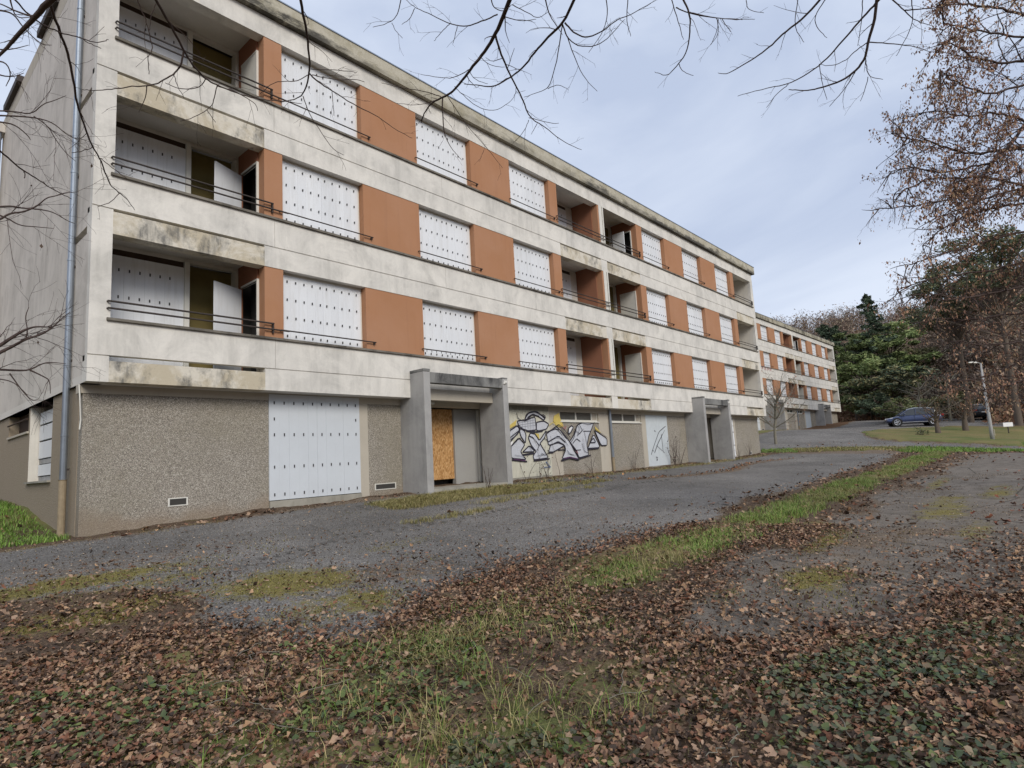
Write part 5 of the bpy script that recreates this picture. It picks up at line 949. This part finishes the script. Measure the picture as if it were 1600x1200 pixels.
# brown leafless wood on the hill: far mass, nobody could count it
Tw=Tubes(); pts=[];
cnt=0
while cnt<1500:
    a=math.radians(rng.uniform(58,97)); r=rng.uniform(78,215) if a<math.radians(84) else rng.uniform(70,190)
    x,y=r*math.sin(a),r*math.cos(a)
    if a<math.radians(79) and r<112: continue
    if x<93 and y>3.5: continue
    z=gz1(x,y); H=rng.uniform(3.5,7); Tw.add([(x,y,z-.2),(x+rng.normal(0,.3),y,z+H*.8)],[.09,.03],3)
    for k in range(16):
        h=z+H*rng.uniform(.2,.75); b=rng.uniform(0,6.28); L=H*rng.uniform(.2,.42); Q=wiggle_path((x,y,h),(math.cos(b),math.sin(b),.9),L,2,.15); Tw.add(Q,[.04,.028,.012],3); 
        for s in range(3): pts.append(Q[rng.integers(1,3)]+rng.normal(0,.4,3))
    cnt+=1
o=Tw.build('hill_wood',M['bark'],None,kind='stuff'); o['label']='brown leafless wood covering the hillside'; 
o=leaf_quads(np.repeat(np.array(pts),2,0)+rng.normal(0,.5,(len(pts)*2,3)),.5,[(.27,.19,.145),(.33,.24,.18),(.22,.17,.145),(.30,.25,.17)],elong=3.2,name='hill_wood_twigs',mat=M['leaf']); o['label']='reddish brown haze of twigs over the hillside wood'
# bracken / undergrowth on the bank
pp=[]
for i in range(26000):
    a=math.radians(rng.uniform(74,96)); r=rng.uniform(66,112); x,y=r*math.sin(a),r*math.cos(a)
    if x<92 and y>3.6: continue
    pp.append((x,y,0))
pp=np.array(pp); pp[:,2]=gz(pp[:,0],pp[:,1])+rng.random(len(pp))**2*1.3
o=leaf_quads(pp,.42,[(.25,.13,.08),(.32,.18,.11),(.18,.10,.065),(.28,.20,.11)],elong=2.5,name='bank_undergrowth'); o['label']='rust brown dead bracken on the bank beside the road'

# ---------------------------------------------------------------- ground cover
def scatter_xy(n,x0,x1,y0,y1): return rng.uniform(x0,x1,n),rng.uniform(y0,y1,n)
def polar_xy(n,r0,r1,a0,a1,p=1.0):
    u=rng.random(n); r=(r0**p+(r1**p-r0**p)*u)**(1/p); a=np.radians(rng.uniform(a0,a1,n)); return r*np.sin(a),r*np.cos(a)
def litter_density(x,y):
    asph_,moss_,dirt_,grn_,yd_,sl_,rd_,cr_,ru_=fields(x,y)
    pv=np.maximum(yd_,sl_)
    soilz=(asph_<.5)
    w_=.5+.5*wob(x,y,1.3,4,12)*.8
    d=np.where(soilz,np.clip(.25+.9*w_,.12,1),0)
    strip=np.exp(-((y-3.9)/.55)**2)*(x>5.5); d=d*(1-.75*strip*(y>3.3))
    edge=np.exp(-np.maximum(pv,0)/.35)*(~soilz); d=np.maximum(d,.55*edge*(yd_<1.5))
    d=np.maximum(d,(sl_>0)*np.clip(.02+.34*np.maximum(wob(x,y,1.1,9,12)-.5,0)+.9*sst(1.2,-.4,y-.0*x)*sst(5,9,x)*np.clip(w_,.3,1),0,1))
    d=np.maximum(d,(sl_>0)*sst(2.0,.0,y)*(x<9)*.5*w_)
    drift=np.exp(-((y-9.6-.5*np.sin(x*.5))/.28)**2)*sst(15,18,x)*(1-sst(31,34,x)); d=np.maximum(d,.8*drift)
    d=np.maximum(d,np.exp(-((y-11.9)/.4)**2)*.45*sst(13,16,x)*(x<36)); d=np.maximum(d,np.exp(-((x-15.5)/2.5)**2-((y-11.2)/.45)**2)*.5)
    d=np.where((x<3.2)&(y>6.2),d*(.30-.2*sst(7.5,9,y)),d); d=np.maximum(d,.06*np.exp(-((x-1.8)/2.4)**2-((y-8.6)/1.5)**2)); d=np.maximum(d,.08*np.exp(-((x-4.8)/1.5)**2-((y-6.2)/1.0)**2))
    d=np.where((x<0)&(y>9.5),d*.15,d); d=np.where(x>37,d*.25,d)
    d=np.where((y>12.4)&(x>2.5),0,d); d=np.maximum(d,.004*(asph_>.5))
    return np.clip(d,0,1),moss_,grn_
def leaves(n,r0,r1,p,size,name,label):
    x,y=polar_xy(n,r0,r1,-18,100,p); d,_,_=litter_density(x,y); k=rng.random(n)<d; x,y=x[k],y[k]; n=len(x)
    s=size*np.clip(rng.lognormal(-.06,.33,n),.4,1.8); z=gz(x,y)+.03+rng.random(n)*.025
    yaw=rng.uniform(0,6.283,n); tl=rng.normal(0,.42,n); rl=rng.normal(0,.42,n)
    # outline of a lobed leaf: centre line (3) + 6 rim points
    base=np.array([[0,-.55,0],[0,0,-.04],[0,.6,.05],[.30,-.30,.03],[.20,-.02,.02],[.42,.22,.10],[-.30,-.30,.03],[-.20,-.02,.02],[-.42,.22,.10]])
    P=np.repeat(base[None],n,0)*s[:,None,None]; P*=np.stack([rng.uniform(.7,1.15,n),np.ones(n),rng.uniform(-2.5,5.0,n)],-1)[:,None,:]
    P+=rng.normal(0,.05,P.shape)*s[:,None,None]
    cx,sx=np.cos(tl),np.sin(tl); Y=P[...,1]*cx[:,None]-P[...,2]*sx[:,None]; Z=P[...,1]*sx[:,None]+P[...,2]*cx[:,None]; X=P[...,0]
    cy_,sy_=np.cos(rl),np.sin(rl); X2=X*cy_[:,None]+Z*sy_[:,None]; Z=-X*sy_[:,None]+Z*cy_[:,None]; X=X2
    ca,sa=np.cos(yaw),np.sin(yaw); V=np.stack([X*ca[:,None]-Y*sa[:,None]+x[:,None],X*sa[:,None]+Y*ca[:,None]+y[:,None],np.maximum(Z,-.02)+z[:,None]],-1).reshape(-1,3)
    fT=np.array([[0,3,1],[3,4,1],[1,4,5],[1,5,2],[0,1,6],[6,1,7],[1,8,7],[1,2,8]]); F=(np.arange(n)[:,None,None]*9+fT[None]).reshape(-1,3)
    pal=np.array([(.17,.10,.065),(.25,.155,.10),(.33,.22,.15),(.09,.055,.038),(.40,.27,.18),(.22,.10,.06),(.20,.105,.065),(.24,.13,.08),(.12,.08,.06),(.30,.18,.10),(.06,.04,.03),(.38,.24,.14),(.055,.038,.028)])
    c=pal[rng.integers(0,len(pal),n)]*rng.uniform(.75,1.2,(n,1)); red=(x>11)&(y<1.2); c[red]*=np.array([1.0,.72,.7]); drift=(x>14)&(y>8)&(y<11.2); c[drift]*=np.array([1.25,1.05,.85])
    o=np_mesh(name,V,F,M['leaf'],cols={'col':np.repeat(c,9,0)}); tag(o,label,kind='stuff'); return n
nl=leaves(270000,1.9,11,1.35,.038,'leaf_litter','brown fallen leaves carpeting the foreground')
nl2=leaves(70000,11,45,1.2,.075,'leaf_litter','brown leaves drifted along the far edges of the paving')
# small debris specks
x,y=polar_xy(190000,2.2,22,-15,100,1.3); a_,mo_,di_,gr_,yd_,sl_,rd_,cr_,ru_=fields(x,y); k=(rng.random(len(x))<.05+.85*di_+.6*(a_<.4))&(y<12.5); x,y=x[k],y[k]
leaf_quads(np.stack([x,y,gz(x,y)+.012],-1),.022,[(.12,.075,.045),(.24,.16,.10),(.40,.32,.23),(.05,.035,.025),(.10,.08,.03)],name='leaf_crumbs')['label']='crumbled leaf debris on the paving'

def blades(x,y,h,w,pal,name,label,lean=.5,wind=(0,0)):
    n=len(x); z=gz(x,y)+.0; a=rng.uniform(0,6.283,n); H=h*rng.uniform(.5,1.3,n); L=lean*rng.uniform(.2,1.4,n)*H
    dx=np.cos(a)*L+wind[0]*H; dy=np.sin(a)*L+wind[1]*H; px=-np.sin(a)*w; py=np.cos(a)*w
    P0=np.stack([x,y,z],-1); mid=P0+np.stack([dx*.3,dy*.3,H*.6],-1); tip=P0+np.stack([dx,dy,H*.9],-1); s=np.stack([px,py,0*px],-1)
    V=np.stack([P0-s,P0+s,mid+s*.8,mid-s*.8,tip],1).reshape(-1,3); i=np.arange(n)[:,None]*5
    F=[i+np.array([[0,1,2,3]]),i+np.array([[3,2,4]])]
    pal=np.array(pal); c=pal[rng.integers(0,len(pal),n)]*rng.uniform(.7,1.3,(n,1))
    # np_mesh expects per-face arrays; material single
    o=np_mesh(name,V,F,M['grass'],cols={'col':np.repeat(c,5,0)}); tag(o,label,kind='stuff')
GRN=[(.13,.24,.03),(.18,.31,.05),(.23,.33,.08),(.09,.17,.03)]; YEL=[(.30,.27,.10),(.24,.22,.07),(.38,.32,.15),(.16,.17,.05)]
def tufts(n,cx,cy,sx,sy,per,rad):
    X=rng.normal(cx,sx,n) if sx<0 else rng.uniform(cx-sx,cx+sx,n); Y=rng.uniform(cy-sy,cy+sy,n)
    return np.repeat(X,per)+rng.normal(0,rad,n*per),np.repeat(Y,per)+rng.normal(0,rad,n*per)
# strip of grass between the two pavings
n=2300; X=rng.uniform(3.2,37,n); X=3+34*rng.random(n)**1.5; Y=3.9+rng.uniform(-.5,.5,n)*(.45+.55*sst(4.5,9,X)); k=(rng.random(n)<np.clip(.55+.4*wob(X,Y,.8,2,10)+.3*(X>8),.15,1)*(.25+.75*sst(3.6,6.5,X))); X,Y=X[k],Y[k]
x=np.repeat(X,34)+rng.normal(0,.08,len(X)*34); y=np.repeat(Y,34)+rng.normal(0,.08,len(X)*34)
gmask=.8*wob(x,y,.7,15,10)+1.1*sst(5.0,6.5,x)-.3; k=rng.random(len(x))<np.clip(.5+.5*gmask,.1,.95)
gg=GRN+[(.22,.25,.07)]; hk=np.clip(.65+.4*wob(x[k],y[k],2.1,4,10),.25,1.5)*(.6+.4*sst(4,8,x[k])); blades(x[k],y[k],.15*hk,.0035,gg+[(.27,.27,.09),(.30,.28,.12)],'grass_strip','bright green grass growing between the two pavings',.9,(.2,-.1))
blades(x[~k],y[~k],.12,.003,YEL,'dry_grass','yellowed grass mixed into the verge between the pavings',1.4)
# yellow tufts in the foreground & thin cover
x,y=tufts(60,2.0,2.6,1.3,.9,30,.06); blades(x,y,.16,.0022,YEL+GRN[:1],'dry_grass','pale dry grass tufts in the leaf litter',1.4)
x,y=tufts(80,3.2,3.7,1.6,.8,14,.10); blades(x,y,.13,.0022,YEL+GRN,'dry_grass','thin grass in the litter left of the verge',1.3)
# by the portal, along wall and around the cracks
x1,y1=tufts(800,10.4,10.9,2.4,.62,24,.08); x2,y2=tufts(160,13.6,10.6,3.0,.35,20,.06); x3,y3=tufts(300,24,11.9,11,.35,14,.06); x4,y4=tufts(90,12,9.6,2.5,.2,14,.05); x5,y5=tufts(60,8.2,8.9,1.2,.12,14,.05)
blades(np.concatenate([x1,x2,x3,x4,x5]),np.concatenate([y1,y2,y3,y4,y5]),.09,.0035,YEL+[(.34,.29,.13),(.40,.33,.16)],'dry_grass','straw coloured grass at the foot of the entrance and wall',1.3)
# left bank
x,y=rng.uniform(-7,2.8,60000),rng.uniform(12.6,22,60000); blades(x,y,.10,.006,GRN+GRN+[(.16,.19,.05)],'lawn','green lawn rising beside the gable',.8)
# meadow at the far end & island
x,y=rng.uniform(36.5,64,80000),rng.uniform(-4,15,80000); a_,mo_,di_,gr_,yd_,sl_,rd_,cr_,ru_=fields(x,y); k=(a_<.4); x,y=x[k],y[k]; g_=(wob(x,y,.5,1,10)+1.4*np.exp(-((x-44)/5)**2-((y-1)/3.5)**2)+.8*np.exp(-((x-39)/2)**2-((y-13)/2)**2))>.35
blades(x[g_],y[g_],.14,.012,GRN,'meadow_grass','fresh green grass around the lamp post',.8); blades(x[~g_],y[~g_],.11,.012,YEL+[(.13,.15,.04)],'meadow_grass','yellowish grass on the road island',1.0)
x,y=polar_xy(190000,1.9,8.5,-20,100,1.2); a_,mo_,di_,gr_,yd_,sl_,rd_,cr_,ru_=fields(x,y); k=(a_<.5)&(rng.random(len(x))<np.clip(.25+.6*wob(x,y,1.5,17,12),.06,.95)); x,y=x[k],y[k]
blades(x,y,.05,.0018,[(.10,.13,.03),(.15,.18,.045),(.22,.21,.07),(.28,.24,.11),(.15,.13,.05)],'moss_and_stubble','short moss and stubble growing through the leaf litter',1.3)
x,y=polar_xy(120000,3.5,16,-20,80,1.2); m_=fields(x,y)[1]; k=(rng.random(len(x))<np.clip(m_*1.6-.35+.35*wob(x,y,4,3,12),0,1))&(y<12.2); x,y=x[k],y[k]
blades(x,y,.028,.004,[(.20,.18,.04),(.26,.23,.06),(.14,.13,.03),(.10,.10,.03),(.22,.16,.07)],'moss_cushions','yellow green moss cushions on the asphalt',1.2)
# ivy and weeds of the foreground
def ivy(x,y,size,pal,name,label,hh=.05):
    n=len(x); z=gz(x,y)+.03+rng.random(n)*hh; s=size*rng.uniform(.5,1.3,n); a=rng.uniform(0,6.283,n); t1=rng.normal(0,.4,n); t2=rng.normal(0,.4,n)
    base=np.array([[0,-.5,0],[.5,-.35,.05],[.42,.1,0],[0,.6,-.03],[-.42,.1,0],[-.5,-.35,.05],[0,-.1,-.08]])
    P=base[None]*s[:,None,None]; ca,sa=np.cos(a)[:,None],np.sin(a)[:,None]
    X=P[...,0];Y=P[...,1];Z=P[...,2]+X*t1[:,None]+Y*t2[:,None]
    V=np.stack([X*ca-Y*sa+x[:,None],X*sa+Y*ca+y[:,None],Z+z[:,None]],-1).reshape(-1,3)
    fT=np.array([[0,1,6],[1,2,6],[2,3,6],[3,4,6],[4,5,6],[5,0,6]]); F=(np.arange(n)[:,None,None]*7+fT[None]).reshape(-1,3)
    pal=np.array(pal); c=pal[rng.integers(0,len(pal),n)]*rng.uniform(.7,1.3,(n,1)); o=np_mesh(name,V,F,M['ivy'],cols={'col':np.repeat(c,7,0)}); tag(o,label,kind='stuff')
IV=[(.03,.05,.018),(.05,.075,.022),(.08,.105,.03),(.075,.08,.04),(.11,.105,.05),(.11,.13,.035),(.14,.10,.055)]
x,y=polar_xy(60000,1.9,6.2,30,98,1.2); den=(poly_sd(x,y,[(1.0,1.0),(2.3,2.5),(3.3,2.0),(4.6,1.3),(6.5,.2),(7,-1.5),(1,-1.5)])>-.1); pch=wob(x,y,2.6,8,12)-.05
k=den&(rng.random(len(x))<np.clip(.20+.6*pch,.02,.8)); ivy(x[k],y[k],.032,IV,'ivy','dark ivy leaves creeping through the foreground litter',.05)
x,y=polar_xy(26000,2.5,9,-20,45,1.2); pch=wob(x,y,1.7,22,12); k=(pch>.45)&(y<7.0)&(fields(x,y)[0]<.5)&(rng.random(len(x))<.7); ivy(x[k],y[k],.035,[(.05,.075,.018),(.08,.11,.025),(.12,.15,.035)],'ground_weeds','low green weeds among the leaves on the left',.05)
x,y=rng.normal(.35,.12,160),rng.normal(6.3,.30,160); ivy(x,y,.055,[(.09,.24,.03),(.13,.30,.05)],'weed_clump','fresh bright green weed clump at left',.10)

# ---------------------------------------------------------------- plants against the wall
def wall_weed(x,y,H,n,lab,ivyc=0):
    z=gz1(x,y); t=empty('wall_weed',(x,y,z)); tag(t,lab,'weed','dead weeds along the wall')
    T=Tubes(); tips=[]
    for i in range(n):
        a=rng.uniform(0,6.28); Q=wiggle_path((rng.normal(0,.05),rng.normal(0,.03),0),(math.cos(a)*.3,math.sin(a)*.15,1),H*rng.uniform(.5,1),7,.09); T.add(Q,np.linspace(.008,.003,8),4); side_twigs(T,Q,.003,.25,.2,1,(0,0,.1),tips,.0015)
    T.build('stems',M['twig'],t)
    if ivyc and tips: leaf_quads(np.array(tips),.05,[(.10,.05,.035),(.05,.04,.03)],parent=t,name='withered_leaves')
for a in ((14.85,12.6,1.3,2,'dead climbing stem in front of the left half of the graffitied garage door',1),(15.55,12.6,1.1,2,'dead stem in front of the middle of the graffitied garage door',1),(15.95,12.58,1.0,4,'bushy dead weed at the right edge of the graffitied garage door',1),(16.55,12.6,1.5,1,'tall thin stem on the post right of the graffitied garage door',0),
          (18.6,12.6,1.2,3,'thin dry weed under the left basement window',0),(21.6,12.6,1.2,5,'thin dry weed right of the middle downpipe',0),(24.9,12.45,1.7,9,'dry shrub beside the scribbled double door',1),(25.6,12.5,1.6,6,'thin shrub right of the scribbled double door',0),
          (34.2,12.5,1.4,6,'dry stems near the far end of the near block',0),(11.7,11.3,.9,5,'thin dry weeds on the entrance step of the boarded portal',0),(30.8,11.8,.9,5,'dry weeds beside the second portal',0)): wall_weed(*a)
t=bare_tree('shrub','low green shrub on the kerb of the grass island',49.6,6.3,1.0,1.6,M['palebark'],10,.35,.12,.03,cat='shrub',first=.0,col=[(.07,.08,.03)],density=.8,tw_r=.006)
# foreground twigs lying in the litter
T=Tubes()
for i in range(60):
    x,y=polar_xy(1,2.6,6,-5,92,1.2); x,y=float(x[0]),float(y[0]); 
    if y>5: continue
    a=rng.uniform(0,6.28); L=rng.uniform(.12,.4); Q=np.array([(x+math.cos(a)*L*k/4+rng.normal(0,.012),y+math.sin(a)*L*k/4+rng.normal(0,.012),0) for k in range(5)]); Q[:,2]=gz(Q[:,0],Q[:,1])+.05+rng.random(5)*.02; T.add(Q,.003,4)
o=T.build('fallen_twigs',M['palebark'],None,kind='stuff'); o['label']='thin fallen twigs lying on the leaf litter'

# ---------------------------------------------------------------- lamp post, sign
lx,ly=48.0,2.45; lz=gz1(lx,ly)
t=empty('street_lamp',(lx,ly,lz)); tag(t,'grey tapering street lamp post with a flat white lamp head on the grass','street lamp')
H=4.46-lz
MB().tube([(0,0,-.1),(0,0,.9),(0,0,H)],[.13,.10,.05],12).build('post',M['portal'],t,smooth=True)
MB().box(-.055,.055,-.16,-.135,.35,.75).build('service_door',M['beam'],t)
m_=MB(); d_=Vector((-.78,.60,.0)); m_.tube([(0,0,H-.03),d_*.25+Vector((0,0,H+.05)),d_*.5+Vector((0,0,H+.07))],.03,8).build('bracket_arm',M['portal'],t)
hd=MB(); 
for s,(a,w_,z0,z1) in enumerate(((.35,.10,.02,.10),(.95,.13,.03,.12))): pass
q0=Vector((d_.x,d_.y,0)).normalized(); pv=Vector((-q0.y,q0.x,0))
vs=[]
for a,w_,z0,z1 in ((.30,.04,.03,.08),(.45,.08,.02,.10),(.80,.08,.02,.10),(.92,.04,.04,.08)):
    for sx,zz in ((-1,z0),(1,z0),(.75,z1),(-.75,z1)): vs.append(q0*a+pv*w_*sx+Vector((0,0,H+zz)))
fs=[(4*i+j,4*i+(j+1)%4,4*i+4+(j+1)%4,4*i+4+j) for i in range(3) for j in range(4)]+[(3,2,1,0),(12,13,14,15)]
hd.add(vs,fs).build('lamp_head',M['offwhite'],t)
p=W3(1575,664,44); z=gz1(p[0],p[1]); t=empty('sign_board',(p[0],p[1],z),math.radians(-48)); tag(t,'small blank white board standing by the right hand road','sign')
MB().box(-.36,.36,-.015,.015,p[2]-z-.12,p[2]-z+.18).build('board',M['whitepaint'],t,bevel=.01); MB().box(-.03,.03,.016,.06,-.1,p[2]-z+.1).build('stake',M['rail'],t)

# ---------------------------------------------------------------- cars
def paint(name,c):
    m=MT(name,.28,.5,.35); m.col(m.mix(m.noise(3,detail=4),[x*.85 for x in c],[min(1,x*1.15) for x in c])); m.b.inputs['Coat Weight'].default_value=.7; m.b.inputs['Coat Roughness'].default_value=.08; return m.m
M['carblue']=paint('dark_blue_car_paint',(.03,.045,.11)); M['carblack']=paint('black_car_paint',(.02,.022,.026))
M['carglass']=plain('tinted_car_glass',(.03,.035,.04),.08,.7,var=.1); M['tyre']=plain('tyre_rubber',(.025,.025,.025),.9); M['rim']=plain('alloy_rim',(.55,.56,.58),.3,.5,.7); M['chrome']=plain('bright_trim',(.6,.62,.64),.25,.5,.8)
M['lens']=plain('headlamp_lens',(.6,.62,.66),.1,.6); M['redlens']=plain('tail_lamp_lens',(.35,.02,.02),.2,.6)
def make_car(label,loc,heading,mat,group=None,pitch=0):
    t=empty('parked_car',loc,heading); t.rotation_euler=(0,pitch,heading); tag(t,label,'car',group)
    # x forward. stations: x, z_low, z_belt, half width low, half width belt
    st=[(-2.20,.42,.78,.62,.60),(-2.12,.30,.98,.80,.76),(-1.90,.24,1.02,.88,.84),(-1.35,.22,1.01,.91,.87),(-.5,.20,.98,.92,.88),(.4,.20,.95,.92,.88),(1.0,.22,.92,.91,.86),(1.5,.24,.85,.89,.80),(1.9,.28,.76,.84,.72),(2.12,.34,.66,.74,.60),(2.20,.42,.58,.60,.50)]
    b=MB(); vs=[];k=9
    for x,zl,zb_,wl,wb in st:
        prof=[(-wl*.86,zl),(-wl,zl+.12),(-wl-.01,(zl+zb_)/2),(-wb,zb_-.05),(-wb+.1,zb_+.015),(wb-.1,zb_+.015),(wb,zb_-.05),(wl+.01,(zl+zb_)/2),(wl,zl+.12),(wl*.86,zl)]
        for y,z in prof: vs.append((x,y,z))
    n=10; fs=[(i*n+j,i*n+(j+1)%n,(i+1)*n+(j+1)%n,(i+1)*n+j) for i in range(len(st)-1) for j in range(n)]+[tuple(range(n))[::-1],tuple((len(st)-1)*n+j for j in range(n))]
    b.add(vs,[f[::-1] for f in fs]); body=b.build('body',mat,t,smooth=True,bevel=0)
    sm=body.modifiers.new('s','SUBSURF'); sm.levels=1; sm.render_levels=1
    # greenhouse
    gh=[(-2.05,1.00,.70),(-1.55,1.42,.62),(-.9,1.53,.60),(-.1,1.55,.60),(.45,1.44,.62),(1.15,.96,.74)]
    g=MB(); vs=[]
    lowz=lambda x: 1.0 if x<-.5 else .96-.03*(x>1)
    for x,zt_,wt in gh: 
        wb=.80
        vs+= [(x,-wb if zt_>1.05 else -wt,lowz(x)-.03),(x,-wt,zt_-.03 if zt_>1.05 else zt_),(x,wt,zt_-.03 if zt_>1.05 else zt_),(x,wb if zt_>1.05 else wt,lowz(x)-.03)]
    fs=[(i*4+j,(i+1)*4+j,(i+1)*4+j+1,i*4+j+1) for i in range(5) for j in range(3)]; g.add(vs,fs+[(0,1,2,3),(20,23,22,21)]); g.build('windows',M['carglass'],t,smooth=False)
    r=MB(); rv=[]
    for x,z,w_ in ((-1.62,1.38,.58),(-1.5,1.46,.60),(-.9,1.545,.61),(-.1,1.565,.61),(.42,1.46,.60)): rv+=[(x,-w_,z-.03),(x,-w_*.8,z),(x,w_*.8,z),(x,w_,z-.03)]
    r.add(rv,[(i*4+j,i*4+j+1,(i+1)*4+j+1,(i+1)*4+j)[::-1] for i in range(4) for j in range(3)]); r.build('roof',mat,t,smooth=True)
    for s in (-1,1):
        p=MB()
        for (x0,z0,x1,z1) in ((.42,1.44,1.12,.97),(-.12,1.52,-.10,.97),(-1.0,1.49,-1.05,.99),(-1.6,1.38,-1.95,1.03)): p.tube([(x0,s*.62,z0),(x1,s*.80,z1)],.032,5)
        p.build('pillars',mat,t)
        MB().tube([(-1.55,s*.60,1.50),(-.1,s*.61,1.60),(.3,s*.60,1.52)],.018,5).build('roof_rail',M['chrome'],t)
        mi=MB().box(.72,.86,s*.86-.0*s,s*.86+s*.18,.98,1.10) if s>0 else MB().box(.72,.86,-1.04,-.86,.98,1.10); mi.build('wing_mirror',mat,t,bevel=.03)
        h=MB(); h.add([(2.05,s*.45,.60),(1.72,s*.80,.68),(1.66,s*.80,.80),(2.0,s*.50,.72),(2.12,s*.46,.62),(1.76,s*.84,.70),(1.70,s*.83,.80),(2.04,s*.52,.73)],[(0,1,2,3),(4,5,6,7),(0,1,5,4),(3,2,6,7),(1,2,6,5),(0,3,7,4)]); h.build('headlight',M['lens'],t)
        MB().box(-2.19,-2.0,min(s*.55,s*.84),max(s*.55,s*.84),.80,.95).build('tail_light',M['redlens'],t,bevel=.02)
        MB().box(-1.0,1.05,min(s*.915,s*.935),max(s*.915,s*.935),.30,.36).build('side_trim',M['chrome'],t)
        for x in (.03,.98): MB().box(x-.006,x+.006,min(s*.90,s*.93),max(s*.90,s*.93),.34,.93).build('door_seam',M['tyre'],t)
        for x in (1.38,-1.36):
            wm=MB(); wm.tube([(x,s*.74,.34),(x,s*.95,.34)],.335,24); wt_=wm.build('wheel',M['tyre'],t)
            ar=MB(); ar.tube([(x,s*.90,.34),(x,s*.935,.34)],.405,24); ar.build('wheel_arch',M['tyre'],t)
            rm=MB(); 
            for k in range(5):
                a=k*2*math.pi/5; rm.tube([(x,s*.972,.34),(x+math.cos(a)*.21,s*.965,.34+math.sin(a)*.21)],[.05,.035],5)
            rm.tube([(x,s*.95,.34),(x,s*.972,.34)],.06,10)
            ring=[(x+math.cos(a)*.235,s*.962,.34+math.sin(a)*.235) for a in np.linspace(0,2*math.pi,20)]; rm.tube(ring,.022,5,cap=False)
            rm.build('rim',M['rim'],wt_)
    MB().box(-2.215,-2.185,-.26,.26,.62,.73).build('number_plate',M['whitepaint'],t)
    MB().box(2.12,2.19,-.38,.38,.40,.54).build('grille',M['tyre'],t)
    return t
# first car: nose toward the left of the picture
pc=W3(1427,666,54.0); hv=np.array([-.34,.94]); hv/=np.linalg.norm(hv); fwheel=pc[:2]+hv*1.37; rwheel=pc[:2]-hv*1.37; hd_=math.atan2(hv[1],hv[0]); c=pc[:2]
zf,zr=gz1(*fwheel),gz1(*rwheel); make_car('dark blue five door car parked side on behind the grass island',(c[0],c[1],(zf+zr)/2+.02),hd_,M['carblue'],pitch=-math.atan2(zf-zr,3.6))
p=W3(1534,655,60); make_car('black car seen from behind, parked on the road at the far right',(p[0]+.8,p[1]+.3,gz1(p[0]+.8,p[1]+.3)+.02),math.radians(18),M['carblack'])
print('leaves',nl,nl2,'tips',NT)
